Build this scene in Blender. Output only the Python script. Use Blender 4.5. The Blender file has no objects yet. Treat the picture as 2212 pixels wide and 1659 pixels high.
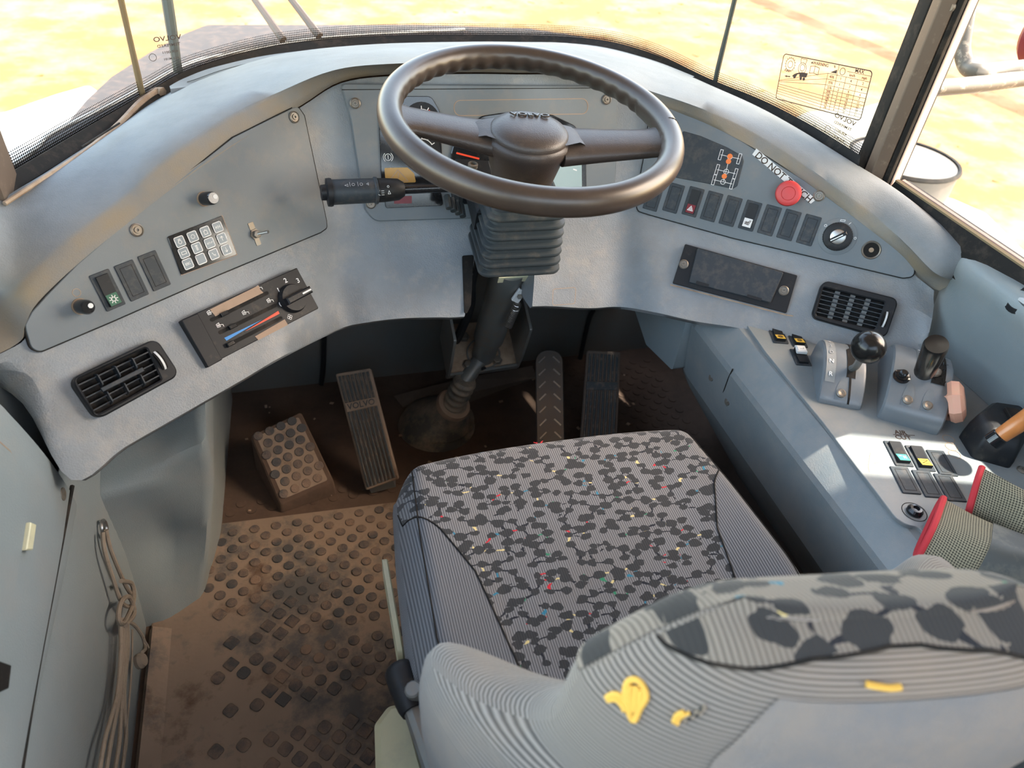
import bpy, math, random
import numpy as np
from mathutils import Vector, Matrix
from mathutils.bvhtree import BVHTree
random.seed(4)
scn = bpy.context.scene
COL = scn.collection
# ------------------------------------------------------------------ camera
F = 1600.0; CX, CY = 1106.0, 829.5
def unit(v):
    v = np.array(v, float); return v / np.linalg.norm(v)
_X = unit([7250 - CX, CY - 115, F])
_ny = 2750.0
_nx = CX - (F * F + (CY - _ny) * (CY - 115)) / (7250 - CX)
_Z = -unit([_nx - CX, CY - _ny, F])
_Y = np.cross(_Z * [1, 1, -1], _X * [1, 1, -1]) * [1, 1, -1]
RW = np.array([_X, _Y, _Z])
CAM = np.array([-.32, 0, 1.25])
cam_d = bpy.data.cameras.new('camera'); cam = bpy.data.objects.new('camera', cam_d); COL.objects.link(cam)
cam_d.sensor_fit = 'HORIZONTAL'; cam_d.sensor_width = 36; cam_d.lens = F / 2212 * 36
cam_d.clip_start = .02; cam_d.clip_end = 300
cam_d.dof.use_dof = True; cam_d.dof.focus_distance = 1.15; cam_d.dof.aperture_fstop = 5.6
r_, u_, f_ = RW[:, 0], RW[:, 1], RW[:, 2]
cam.matrix_world = Matrix(((r_[0], u_[0], -f_[0], CAM[0]), (r_[1], u_[1], -f_[1], CAM[1]), (r_[2], u_[2], -f_[2], CAM[2]), (0, 0, 0, 1)))
scn.camera = cam
# ------------------------------------------------------------------ sky, sun, exposure
scn.view_settings.view_transform = 'Standard'; scn.view_settings.look = 'None'
scn.view_settings.gamma = 1; scn.view_settings.use_curve_mapping = False
scn.view_settings.exposure = 1.22
scn.cycles.use_denoising = True
scn.cycles.max_bounces = 12; scn.cycles.diffuse_bounces = 8; scn.cycles.transparent_max_bounces = 24
scn.cycles.caustics_reflective = False; scn.cycles.caustics_refractive = False
scn.cycles.sample_clamp_indirect = 6
wd = bpy.data.worlds.new('sky'); scn.world = wd; wd.use_nodes = True
nt = wd.node_tree; bg = nt.nodes['Background']
sky = nt.nodes.new('ShaderNodeTexSky'); sky.sky_type = 'NISHITA'; sky.sun_disc = False
sky.sun_elevation = math.radians(42); sky.sun_rotation = math.radians(105); sky.air_density = 1.0; sky.dust_density = 1.5
tn = nt.nodes.new('ShaderNodeMix'); tn.data_type = 'RGBA'; tn.blend_type = 'MULTIPLY'; tn.inputs[0].default_value = 1; tn.inputs[7].default_value = (1.07, .91, .71, 1)
nt.links.new(sky.outputs[0], tn.inputs[6]); nt.links.new(tn.outputs[2], bg.inputs[0]); bg.inputs[1].default_value = .80
SUNDIR = unit([.93, -.30, 1.80])       # towards the sun
sun_d = bpy.data.lights.new('sun', 'SUN'); sun = bpy.data.objects.new('sun', sun_d); COL.objects.link(sun)
sun_d.energy = 7.5; sun_d.angle = math.radians(1.2); sun_d.color = (1, .93, .8)
sun.rotation_euler = Vector(SUNDIR).to_track_quat('Z', 'Y').to_euler()
sun.location = (6, -2, 6)
# ------------------------------------------------------------------ geometry helpers
def ray(px, py): return RW @ np.array([(px - CX) / F, (CY - py) / F, 1.])
def at(px, py, z=None, y=None, x=None, d=None):
    r = ray(px, py)
    if z is not None: t = (z - CAM[2]) / r[2]
    elif y is not None: t = (y - CAM[1]) / r[1]
    elif x is not None: t = (x - CAM[0]) / r[0]
    else: t = d
    return CAM + r * t
def dep(p): return float((np.array(p) - CAM) @ f_)
class Plane:
    def __init__(s, o, ex, ey):
        s.o = np.array(o, float); s.ex = unit(ex); ey = np.array(ey, float); s.ey = unit(ey - s.ex * (ey @ s.ex)); s.n = np.cross(s.ex, s.ey)
    def hit(s, px, py, h=0):
        r = ray(px, py); o = s.o + s.n * h; return CAM + r * (((o - CAM) @ s.n) / (r @ s.n))
    def uv(s, px, py): v = s.hit(px, py) - s.o; return np.array([v @ s.ex, v @ s.ey])
    def P(s, u, v, h=0): return s.o + s.ex * u + s.ey * v + s.n * h
    def rot(s, deg):
        c, q = math.cos(math.radians(deg)), math.sin(math.radians(deg))
        return Plane(s.o, s.ex * c + s.ey * q, s.ey * c - s.ex * q)
    def at(s, px, py, h=0):
        return Plane(s.hit(px, py, h), s.ex, s.ey)
def arc_round(pts, r, seg=4):
    """round the corners of a 2D polygon"""
    if not r: return [np.array(p, float) for p in pts]
    n = len(pts); out = []
    rs = r if isinstance(r, (list, tuple)) else [r] * n
    for i in range(n):
        p = np.array(pts[i], float); a = np.array(pts[i - 1], float) - p; b = np.array(pts[(i + 1) % n], float) - p
        la, lb = np.linalg.norm(a), np.linalg.norm(b); a /= la; b /= lb
        ang = math.acos(max(-1, min(1, a @ b)))
        if rs[i] <= 0 or ang > 3.0: out.append(p); continue
        t = min(rs[i] / math.tan(ang / 2), la * .48, lb * .48); rr = t * math.tan(ang / 2)
        c = p + (a + b) / np.linalg.norm(a + b) * (rr / math.sin(ang / 2))
        p0, p1 = p + a * t, p + b * t
        v0, v1 = p0 - c, p1 - c
        a0 = math.atan2(v0[1], v0[0]); a1 = math.atan2(v1[1], v1[0]); da = (a1 - a0 + math.pi) % (2 * math.pi) - math.pi
        for k in range(seg + 1):
            q = a0 + da * k / seg; out.append(c + rr * np.array([math.cos(q), math.sin(q)]))
    return out
def inset(pts, d):
    n = len(pts); area = sum(pts[i][0] * pts[(i + 1) % n][1] - pts[(i + 1) % n][0] * pts[i][1] for i in range(n))
    s = 1 if area > 0 else -1; out = []
    for i in range(n):
        p = np.array(pts[i]); a = p - np.array(pts[i - 1]); b = np.array(pts[(i + 1) % n]) - p
        a = a / (np.linalg.norm(a) + 1e-12); b = b / (np.linalg.norm(b) + 1e-12)
        na = np.array([-a[1], a[0]]) * s; nb = np.array([-b[1], b[0]]) * s
        m = na + nb; k = m @ m
        out.append(p + m * (2 * d / k if k > .5 else d))
    return out
def smooth(pts, n, closed=False):
    """Catmull-Rom through the points, n samples"""
    P = [np.array(p, float) for p in pts]; m = len(P)
    segs = m if closed else m - 1; out = []
    for k in range(n):
        t = k * segs / (n if closed else n - 1); i = min(int(t), segs - 1); t -= i
        g = (lambda j: P[j % m]) if closed else (lambda j: P[max(0, min(m - 1, j))])
        a, b, c, d = g(i - 1), g(i), g(i + 1), g(i + 2)
        out.append(.5 * (2 * b + (c - a) * t + (2 * a - 5 * b + 4 * c - d) * t * t + (3 * b - a - 3 * c + d) * t ** 3))
    return out
class MB:
    def __init__(s): s.v = []; s.f = []; s.uv = None
    def add(s, vs, fs):
        o = len(s.v); s.v += [tuple(map(float, p)) for p in vs]; s.f += [tuple(i + o for i in f) for f in fs]
    def prism(s, plane, pts2, h0, h1, cham=0.0):
        n = len(pts2)
        area = sum(pts2[i][0] * pts2[(i + 1) % n][1] - pts2[(i + 1) % n][0] * pts2[i][1] for i in range(n))
        if area < 0: pts2 = pts2[::-1]
        rings = [[plane.P(p[0], p[1], h0) for p in pts2]]
        if cham:
            rings.append([plane.P(p[0], p[1], h1 - cham) for p in pts2])
            rings.append([plane.P(p[0], p[1], h1) for p in inset(pts2, cham)])
        else: rings.append([plane.P(p[0], p[1], h1) for p in pts2])
        vs = sum(rings, []); fs = []
        for k in range(len(rings) - 1):
            for i in range(n): j = (i + 1) % n; fs.append((k * n + i, k * n + j, (k + 1) * n + j, (k + 1) * n + i))
        fs.append(tuple(range((len(rings) - 1) * n, len(rings) * n))); fs.append(tuple(range(n - 1, -1, -1)))
        s.add(vs, fs); return s
    def ring(s, plane, po, pi, h0, h1, ch=.0008):
        n = len(po)
        def ccw(q): return q if sum(q[i][0] * q[(i + 1) % n][1] - q[(i + 1) % n][0] * q[i][1] for i in range(n)) > 0 else q[::-1]
        po, pi = ccw(po), ccw(pi)
        rg = [[plane.P(p[0], p[1], h0) for p in po], [plane.P(p[0], p[1], h1 - ch) for p in po], [plane.P(p[0], p[1], h1) for p in inset(po, ch)],
              [plane.P(p[0], p[1], h1) for p in inset(pi, -ch)], [plane.P(p[0], p[1], h1 - ch) for p in pi], [plane.P(p[0], p[1], h0) for p in pi]]
        s.loft(rg, True); return s
    def loft(s, rows, closed=False, cap=False, flip=False):
        n = len(rows[0]); fs = []
        for k in range(len(rows) - 1):
            for i in range(n if closed else n - 1):
                j = (i + 1) % n; f = (k * n + i, k * n + j, (k + 1) * n + j, (k + 1) * n + i)
                fs.append(f[::-1] if flip else f)
        if cap: fs.append(tuple(range(n - 1, -1, -1))); fs.append(tuple(range((len(rows) - 1) * n, len(rows) * n)))
        s.add(sum([list(r) for r in rows], []), fs); return s
    def tube(s, pts, r, seg=10, cap=True, flat=None):
        P = [Vector(p) for p in pts]; rr = r if isinstance(r, (list, tuple)) else [r] * len(P); rows = []
        t0 = (P[1] - P[0]).normalized(); up = Vector((0, 0, 1)) if abs(t0.z) < .9 else Vector((0, 1, 0)); a = t0.cross(up).normalized()
        for i, p in enumerate(P):
            t = (P[min(i + 1, len(P) - 1)] - P[max(i - 1, 0)]).normalized(); a = (a - t * a.dot(t)).normalized(); b = t.cross(a)
            rows.append([p + (a * math.cos(q) + b * math.sin(q)) * rr[i] for q in [2 * math.pi * k / seg for k in range(seg)]])
        s.loft(rows, True, cap); return s
    def lathe(s, o, ax, prof, seg=24, cap=True):
        ax = Vector(ax).normalized(); up = Vector((0, 0, 1)) if abs(ax.z) < .9 else Vector((0, 1, 0)); a = ax.cross(up).normalized(); b = ax.cross(a); o = Vector(o)
        rows = [[o + ax * h + (a * math.cos(q) + b * math.sin(q)) * r for q in [2 * math.pi * k / seg for k in range(seg)]] for r, h in prof]
        s.loft(rows, True, cap); return s
    def box(s, c, ex, ey, hx, hy, h, cham=0.0):
        pl = Plane(c, ex, ey); s.prism(pl, [(-hx, -hy), (hx, -hy), (hx, hy), (-hx, hy)], -h, h, cham); return s
    def build(s, name, mat, parent=None, sm=True, ang=35, kind=None, label=None, uv=None, sub=0):
        me = bpy.data.meshes.new(name); me.from_pydata(s.v, [], s.f); me.validate()
        c = np.array(s.v); c = (c.min(0) + c.max(0)) / 2
        if uv is not None:
            l = me.uv_layers.new(name='UVMap'); vi = np.zeros(len(me.loops), dtype=np.int32); me.loops.foreach_get('vertex_index', vi)
            l.data.foreach_set('uv', np.array(uv, dtype=np.float32)[vi].ravel())
        me.transform(Matrix.Translation(Vector(-c)))
        me.materials.append(mat)
        bm_fix(me)
        if sm: me.shade_smooth(); me.set_sharp_from_angle(angle=math.radians(ang))
        o = bpy.data.objects.new(name, me); COL.objects.link(o)
        if sub:
            m = o.modifiers.new('sub', 'SUBSURF'); m.levels = m.render_levels = sub
        place(o, c, parent)
        if kind: o['kind'] = kind
        if label: o['label'] = label
        return o
import bmesh
def bm_fix(me):
    bm = bmesh.new(); bm.from_mesh(me); bmesh.ops.recalc_face_normals(bm, faces=bm.faces); bm.to_mesh(me); bm.free()
WL = {}
def place(o, wloc, parent):
    wloc = np.array(wloc, float); WL[o.name] = wloc
    if parent is None: o.location = wloc
    else: o.parent = parent; o.location = wloc - WL[parent.name]
def thing(name, label, cat, loc, group=None):
    o = bpy.data.objects.new(name, None); COL.objects.link(o); o.empty_display_size = .05
    place(o, loc, None); o['label'] = label; o['category'] = cat
    if group: o['group'] = group
    return o
def tag(o, label, cat, group=None):
    o['label'] = label; o['category'] = cat
    if group: o['group'] = group
    return o
def struct(o, label=None):
    o['kind'] = 'structure'
    if label: o['label'] = label
    return o
def pxs(plane, pts): return [plane.uv(*p) for p in pts]
def slab(name, plane, pts, h0, h1, mat, parent, r=.002, cham=.0008, px=True, **k):
    q = pxs(plane, pts) if px else pts
    return MB().prism(plane, arc_round(q, r), h0, h1, cham).build(name, mat, parent, **k)
def rect(plane, cx, cy, w, h): return [(cx - w / 2, cy - h / 2), (cx + w / 2, cy - h / 2), (cx + w / 2, cy + h / 2), (cx - w / 2, cy + h / 2)]
def text(s, plane, u, v, size, mat, parent, h=.0004, ext=.0002, name='lettering', align='CENTER', sx=1.0):
    cu = bpy.data.curves.new(name, 'FONT'); cu.body = s; cu.size = size; cu.align_x = align; cu.align_y = 'CENTER'; cu.extrude = ext
    cu.resolution_u = 3; cu.offset = size * .012; tmp = bpy.data.objects.new(name, cu); me = bpy.data.meshes.new_from_object(tmp); bpy.data.objects.remove(tmp); me.materials.clear(); me.materials.append(mat); o = bpy.data.objects.new(name, me); COL.objects.link(o)
    p = plane.P(u, v, h); M = Matrix((plane.ex * sx, plane.ey, plane.n)).transposed()
    place(o, p, parent); o.rotation_euler = M.to_euler() if sx == 1 else Matrix((plane.ex, plane.ey, plane.n)).transposed().to_euler(); o.scale = (sx, 1, 1)
    return o
def lines(name, plane, segs, w, mat, parent, h=.0005, th=.0003, **k):
    """flat printed strokes: each seg is a polyline of (u,v)"""
    m = MB()
    for sg in segs:
        for a, b in zip(sg[:-1], sg[1:]):
            a, b = np.array(a, float), np.array(b, float); d = b - a; L = np.linalg.norm(d)
            if L < 1e-7: continue
            d /= L; q = np.array([-d[1], d[0]]) * w / 2; a = a - d * w * .3; b = b + d * w * .3
            m.prism(plane, [a - q, b - q, b + q, a + q], h - th, h)
    return m.build(name, mat, parent, sm=False, **k)
def circ(cx, cy, r, n=16, a0=0, a1=360): return [(cx + r * math.cos(math.radians(a0 + (a1 - a0) * i / n)), cy + r * math.sin(math.radians(a0 + (a1 - a0) * i / n))) for i in range(n + 1)]
def screw(plane, px, py, parent, r=.0075, h=0, mat=None, name='screw', wp=None):
    p = plane.hit(px, py, h) if wp is None else wp
    o = MB().lathe(p, plane.n, [(0, 0), (r, 0), (r, .002), (r * .8, .0032), (r * .75, .002), (r * .5, .002), (r * .45, .0035), (r * .2, .0035), (r * .18, .0015), (0, .0015)], 18, False).build(name, mat or MT['steel_dirty'], parent)
    return o
# ------------------------------------------------------------------ materials
MT = {}
def mat(name, col, rough=.55, metal=0.0, dust=None, dscale=14, dlo=.5, dhi=.75, d2=(.3, .48, .8), grain=0, gscale=700, var=.0, vscale=5, spec=.5, coat=0, stripes=None, dust2=None):
    m = bpy.data.materials.new(name); m.use_nodes = True; nt = m.node_tree; N = nt.nodes; L = nt.links; b = N['Principled BSDF']
    b.inputs['Roughness'].default_value = rough; b.inputs['Metallic'].default_value = metal; b.inputs['Specular IOR Level'].default_value = spec
    if coat: b.inputs['Coat Weight'].default_value = coat; b.inputs['Coat Roughness'].default_value = .15
    g = N.new('ShaderNodeNewGeometry'); cur = None
    def noise(sc, det=5, rg=.6):
        n = N.new('ShaderNodeTexNoise'); n.inputs['Scale'].default_value = sc; n.inputs['Detail'].default_value = det; n.inputs['Roughness'].default_value = rg; L.new(g.outputs['Position'], n.inputs['Vector']); return n
    rgb = N.new('ShaderNodeRGB'); rgb.outputs[0].default_value = (*col, 1); cur = rgb.outputs[0]
    def mix(fac, c2, a=None):
        nonlocal cur
        x = N.new('ShaderNodeMix'); x.data_type = 'RGBA'; L.new(fac, x.inputs[0]); L.new(cur, x.inputs[6]); x.inputs[7].default_value = (*c2, 1); cur = x.outputs[2]; return x
    if var:
        n = noise(vscale, 4); mr = N.new('ShaderNodeMapRange'); L.new(n.outputs[0], mr.inputs[0]); mr.inputs[1].default_value = .3; mr.inputs[2].default_value = .7; mr.inputs[3].default_value = 0; mr.inputs[4].default_value = 1
        mix(mr.outputs[0], tuple(min(1, c * (1 + var) + .01) for c in col))
    for dd, sc, lo, hi in ((dust, dscale, dlo, dhi), (dust2, dscale * d2[0], d2[1], d2[2])):
        if dd:
            n = noise(sc, 8, .7); mr = N.new('ShaderNodeMapRange'); L.new(n.outputs[0], mr.inputs[0]); mr.inputs[1].default_value = lo; mr.inputs[2].default_value = hi; mr.inputs[3].default_value = 0; mr.inputs[4].default_value = dd[3]
            mix(mr.outputs[0], dd[:3])
    L.new(cur, b.inputs['Base Color'])
    if grain:
        n = N.new('ShaderNodeTexVoronoi'); n.inputs['Scale'].default_value = gscale; L.new(g.outputs['Position'], n.inputs['Vector'])
        n2 = noise(gscale * .5, 3); a = N.new('ShaderNodeMath'); a.operation = 'ADD'; L.new(n.outputs[0], a.inputs[0]); L.new(n2.outputs[0], a.inputs[1])
        bp = N.new('ShaderNodeBump'); bp.inputs['Strength'].default_value = grain; bp.inputs['Distance'].default_value = .0006; L.new(a.outputs[0], bp.inputs['Height']); L.new(bp.outputs[0], b.inputs['Normal'])
    MT[name] = m; return m
DUST = (.30, .21, .14)
mat('vinyl', (.19, .208, .222), .5, dust=(.40, .36, .31, .55), dscale=26, dlo=.50, dhi=.78, grain=.6, gscale=420, var=.3, vscale=7, dust2=(.20, .165, .13, .5))
mat('vinyl_top', (.150, .170, .185), .58, spec=.3, dust=(.30, .32, .34, .3), dscale=24, dlo=.42, dhi=.8, grain=.35, gscale=520, var=.25, vscale=7)
mat('panel', (.13, .15, .163), .5, dust=(.27, .22, .17, .45), dscale=22, dlo=.5, dhi=.85, grain=.12, gscale=1200, var=.12)
mat('trim', (.20, .235, .245), .5, dust=(.33, .28, .24, .35), dscale=12, dlo=.48, dhi=.85, grain=.3, gscale=500, var=.1)
mat('console', (.175, .20, .208), .42, dust=(.32, .28, .24, .5), dscale=20, dlo=.42, dhi=.8, grain=.25, gscale=600, var=.15)
mat('shifter', (.15, .17, .185), .3, dust=(.3, .26, .22, .3), dscale=30, dlo=.5, dhi=.85, grain=.06, gscale=900)
mat('black', (.011, .012, .014), .48, spec=.3, dust=(.12, .095, .07, .5), dscale=50, dlo=.56, dhi=.85)
mat('black_gloss', (.012, .013, .015), .12, dust=(.1, .08, .06, .15), dscale=60)
mat('glossy_knob', (.010, .010, .010), .2, spec=.35)
mat('switch_blank', (.026, .034, .042), .5, spec=.35, dust=(.17, .13, .10, .4), dscale=60, dlo=.48, dhi=.8)
mat('rubber', (.030, .037, .040), .42, dust=(.22, .18, .13, .5), dscale=26, dlo=.52, dhi=.8)
mat('rubber_seal', (.012, .011, .010), .75, spec=.2, dust=(.12, .09, .065, .35), dscale=30)
mat('wheel', (.042, .031, .025), .42, dust=(.13, .095, .065, .4), dscale=35, dlo=.5, dhi=.8, grain=.25, gscale=700)
mat('wheel_rim', (.038, .027, .021), .34, dust=(.09, .062, .042, .35), dscale=18, grain=.07, gscale=900)
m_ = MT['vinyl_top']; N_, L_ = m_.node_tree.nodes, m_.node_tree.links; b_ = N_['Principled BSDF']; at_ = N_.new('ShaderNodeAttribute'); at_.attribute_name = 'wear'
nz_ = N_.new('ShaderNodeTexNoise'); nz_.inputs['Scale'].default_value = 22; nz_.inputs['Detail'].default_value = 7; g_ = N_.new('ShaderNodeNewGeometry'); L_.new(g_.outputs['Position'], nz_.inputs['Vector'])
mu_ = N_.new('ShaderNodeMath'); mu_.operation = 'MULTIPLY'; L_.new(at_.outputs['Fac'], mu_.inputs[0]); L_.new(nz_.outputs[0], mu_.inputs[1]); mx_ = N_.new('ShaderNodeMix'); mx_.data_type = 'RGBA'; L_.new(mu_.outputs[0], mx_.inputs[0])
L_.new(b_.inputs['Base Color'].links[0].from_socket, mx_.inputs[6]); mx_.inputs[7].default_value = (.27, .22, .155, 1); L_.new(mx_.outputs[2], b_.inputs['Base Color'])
mat('rubber_dusty', (.08, .08, .072), .6, dust=(.32, .25, .18, .85), dscale=16, dlo=.4, dhi=.62)
mat('steel', (.45, .45, .44), .35, metal=1, dust=(.3, .22, .15, .3))
mat('steel_dirty', (.20, .19, .17), .45, metal=.6, dust=(.25, .17, .1, .6), dscale=80, dlo=.4, dhi=.7)
mat('steel_dark', (.17, .18, .175), .38, metal=.3, dust=(.22, .15, .09, .6), dscale=24, dlo=.45, dhi=.72)
mat('rusty_plate', (.38, .28, .19), .7, dust=(.16, .085, .045, .7), dscale=30, dlo=.4, dhi=.7)
mat('pedal_metal', (.13, .12, .11), .38, metal=.7, dust=(.2, .14, .09, .5), dscale=30)
mat('pedal_rubber', (.035, .042, .045), .6, dust=(.24, .17, .11, .6), dscale=60, dlo=.5, dhi=.7)
mat('mud', (.062, .038, .026), .9, dust=(.13, .082, .055, .7), dscale=9, dlo=.42, dhi=.7, grain=.6, gscale=90, var=.3)
mat('mud_light', (.215, .16, .118), .88, dust=(.10, .06, .038, .9), dscale=9, dlo=.55, dhi=.68, grain=.5, gscale=120, dust2=(.085, .085, .085, .95), d2=(.45, .50, .60), var=.2)
mat('stud', (.055, .056, .058), .6, dust=(.22, .145, .10, .9), dscale=11, dlo=.42, dhi=.62, grain=.8, gscale=500)
mat('pedal_floor', (.11, .08, .06), .8, dust=(.2, .14, .1, .6))
mat('firewall', (.11, .115, .11), .75, dust=(.13, .10, .075, .8), dscale=6, dlo=.4, dhi=.7)
mat('cream', (.62, .60, .40), .45, dust=(.3, .3, .27, .5), dscale=9)
mat('white_print', (.75, .75, .74), .6)
mat('grey_print', (.35, .36, .37), .6)
mat('grey_key', (.20, .24, .27), .4)
mat('yellow', (.72, .46, .05), .5)
mat('green', (.03, .12, .07), .5)
mat('teal', (.05, .28, .22), .5)
mat('dark_red', (.16, .01, .018), .45)
mat('red', (.55, .045, .045), .42, dust=(.3, .1, .08, .3), dscale=40)
mat('needle', (.75, .06, .02), .5)
mat('blue', (.03, .22, .55), .5)
mat('orange', (.85, .2, .03), .5)
mat('tan_tape', (.34, .24, .17), .8, dust=(.25, .18, .12, .5), dscale=60)
mat('amber_display', (.42, .25, .06), .35)
mat('lcd', (.27, .37, .38), .2)
mat('paper', (.72, .72, .70), .5)
mat('wood', (.48, .17, .045), .3, var=.3, vscale=40, coat=.3)
mat('wood_pale', (.62, .27, .08), .3, coat=.3)
mat('pink', (.72, .38, .27), .5, dust=(.6, .45, .3, .5), dscale=40)
mat('glove_red', (.5, .03, .04), .8)
mat('pillar', (.12, .085, .06), .5, dust=(.3, .24, .17, .35), dscale=60, dlo=.55, dhi=.7)
mat('pink_edge', (.5, .36, .30), .5)
mat('headliner', (.72, .70, .66), .9)
mat('rope', (.24, .20, .155), .85, dust=(.14, .1, .07, .6), dscale=80)
mat('lamp_cream', (.24, .21, .13), .6)
mat('drum', (.10, .092, .082), .6, dust=(.2, .17, .14, .5), dscale=20)
mat('hood', (.032, .023, .019), .6, dust=(.11, .07, .05, .6), dscale=30, dlo=.48, dhi=.7)
mat('fender', (.42, .41, .38), .6, dust=(.25, .2, .15, .5), dscale=14)
mat('tube_grey', (.10, .088, .072), .5, dust=(.40, .34, .26, .7), dscale=50, dlo=.55, dhi=.66)
mat('sealant', (.16, .12, .06), .7, dust=(.2, .12, .06, .6), dscale=60)
mat('wiper', (.05, .06, .05), .6)
mat('wiper_brown', (.2, .16, .13), .6)
mat('yellow_thread', (.75, .45, .08), .8)
mat('wire', (.18, .13, .09), .7)

def nodes_of(m): m.use_nodes = True; return m.node_tree.nodes, m.node_tree.links, m.node_tree.nodes['Principled BSDF']
def ribbed(name, ca, cb, pitch, mode, rough=.9, patt=False, scale=30., wear=None):
    """woven upholstery: corduroy stripes (u or v of the UV map), optionally with the spot-and-link pattern"""
    m = bpy.data.materials.new(name); N, L, b = nodes_of(m); b.inputs['Roughness'].default_value = rough; b.inputs['Specular IOR Level'].default_value = .2
    b.inputs['Sheen Weight'].default_value = .15
    uv = N.new('ShaderNodeUVMap'); uv.uv_map = 'UVMap'; sp = N.new('ShaderNodeSeparateXYZ'); L.new(uv.outputs[0], sp.inputs[0])
    def math_(op, a, bb=None, c=None):
        n = N.new('ShaderNodeMath'); n.operation = op
        for i, q in enumerate((a, bb, c)):
            if q is None: continue
            if isinstance(q, (int, float)): n.inputs[i].default_value = q
            else: L.new(q, n.inputs[i])
        return n.outputs[0]
    def vm(op, a, bb=None, out=0):
        n = N.new('ShaderNodeVectorMath'); n.operation = op
        for i, q in enumerate((a, bb)):
            if q is None: continue
            if isinstance(q, tuple): n.inputs[i].default_value = q
            else: L.new(q, n.inputs[i])
        return n.outputs[out]
    axis = sp.outputs[0] if mode == 'u' else sp.outputs[1]
    s = math_('SINE', math_('MULTIPLY', axis, 2 * math.pi / pitch)); s01 = math_('MULTIPLY_ADD', s, .5, .5)
    x = N.new('ShaderNodeMix'); x.data_type = 'RGBA'; L.new(s01, x.inputs[0]); x.inputs[6].default_value = (*ca, 1); x.inputs[7].default_value = (*cb, 1); cur = x.outputs[2]
    g = N.new('ShaderNodeNewGeometry')
    nz = N.new('ShaderNodeTexNoise'); nz.inputs['Scale'].default_value = 9; nz.inputs['Detail'].default_value = 5; L.new(g.outputs['Position'], nz.inputs['Vector'])
    def mixc(fac, c2):
        nonlocal cur
        q = N.new('ShaderNodeMix'); q.data_type = 'RGBA'; L.new(fac, q.inputs[0]); L.new(cur, q.inputs[6])
        if isinstance(c2, tuple): q.inputs[7].default_value = (*c2, 1)
        else: L.new(c2, q.inputs[7])
        cur = q.outputs[2]
    if wear:
        mr = N.new('ShaderNodeMapRange'); L.new(nz.outputs[0], mr.inputs[0]); mr.inputs[1].default_value = .42; mr.inputs[2].default_value = .72; mr.inputs[4].default_value = wear[3]; mixc(mr.outputs[0], wear[:3])
    if patt:
        sc = vm('MULTIPLY', uv.outputs[0], (scale * .84, scale * 1.18, 0))
        wn = N.new('ShaderNodeTexNoise'); wn.inputs['Scale'].default_value = 1.6; wn.inputs['Detail'].default_value = 1; L.new(sc, wn.inputs['Vector'])
        off = vm('MULTIPLY', vm('SUBTRACT', wn.outputs['Color'], (.5, .5, .5)), (.55, .55, 0)); pt = vm('ADD', sc, off)
        def vor(feat):
            v = N.new('ShaderNodeTexVoronoi'); v.voronoi_dimensions = '2D'; v.feature = feat; v.inputs['Scale'].default_value = 1; v.inputs['Randomness'].default_value = .78; L.new(pt, v.inputs['Vector']); return v
        v1, v2 = vor('F1'), vor('F2'); c1, c2 = v1.outputs['Position'], v2.outputs['Position']
        # distance from the point to the line joining the two nearest centres
        dv = vm('SUBTRACT', c2, c1); pv = vm('SUBTRACT', pt, c1); cr = vm('CROSS_PRODUCT', dv, pv); dl = vm('LENGTH', cr, None, 1); ll = vm('LENGTH', dv, None, 1)
        dist = math_('DIVIDE', dl, math_('MAXIMUM', ll, .001))
        hs = N.new('ShaderNodeTexWhiteNoise'); hs.noise_dimensions = '3D'; L.new(vm('ADD', c1, c2), hs.inputs['Vector']); h = hs.outputs['Value']
        link = math_('MULTIPLY', math_('LESS_THAN', dist, .075), math_('LESS_THAN', h, .72))
        link = math_('MULTIPLY', link, math_('LESS_THAN', ll, 1.25))
        colr = N.new('ShaderNodeValToRGB'); e = colr.color_ramp; e.interpolation = 'CONSTANT'
        e.elements[0].position = 0; e.elements[0].color = (.5, .02, .03, 1); e.elements[1].position = .035; e.elements[1].color = (.62, .5, .22, 1)
        for p_, c_ in ((.11, (.03, .17, .25)), (.155, (.03, .2, .1)), (.185, (.018, .019, .024))):
            q = e.elements.new(p_); q.color = (*c_, 1)
        L.new(h, colr.inputs[0])
        cdot = N.new('ShaderNodeTexWhiteNoise'); cdot.noise_dimensions = '3D'; L.new(c1, cdot.inputs['Vector'])
        rad = math_('MULTIPLY_ADD', cdot.outputs['Value'], .16, .28)
        spot = math_('LESS_THAN', v1.outputs['Distance'], rad)
        mixc(link, colr.outputs[0]); mixc(spot, (.036, .036, .036))
    L.new(cur, b.inputs['Base Color'])
    bp = N.new('ShaderNodeBump'); bp.inputs['Strength'].default_value = .35; bp.inputs['Distance'].default_value = .0008; L.new(s01, bp.inputs['Height']); L.new(bp.outputs[0], b.inputs['Normal'])
    MT[name] = m; return m
ribbed('seat_pattern', (.065, .065, .07), (.25, .247, .245), .0030, 'u', patt=True, scale=58, wear=(.17, .145, .12, .3))
ribbed('seat_ribbed', (.05, .052, .058), (.20, .203, .21), .0032, 'u', wear=(.15, .15, .15, .3))
ribbed('back_ribbed', (.075, .07, .065), (.29, .262, .235), .0036, 'v', wear=(.34, .25, .17, .5))
ribbed('back_pattern', (.12, .105, .09), (.25, .22, .185), .0036, 'u', patt=True, scale=34, wear=(.26, .21, .15, .3))
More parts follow.
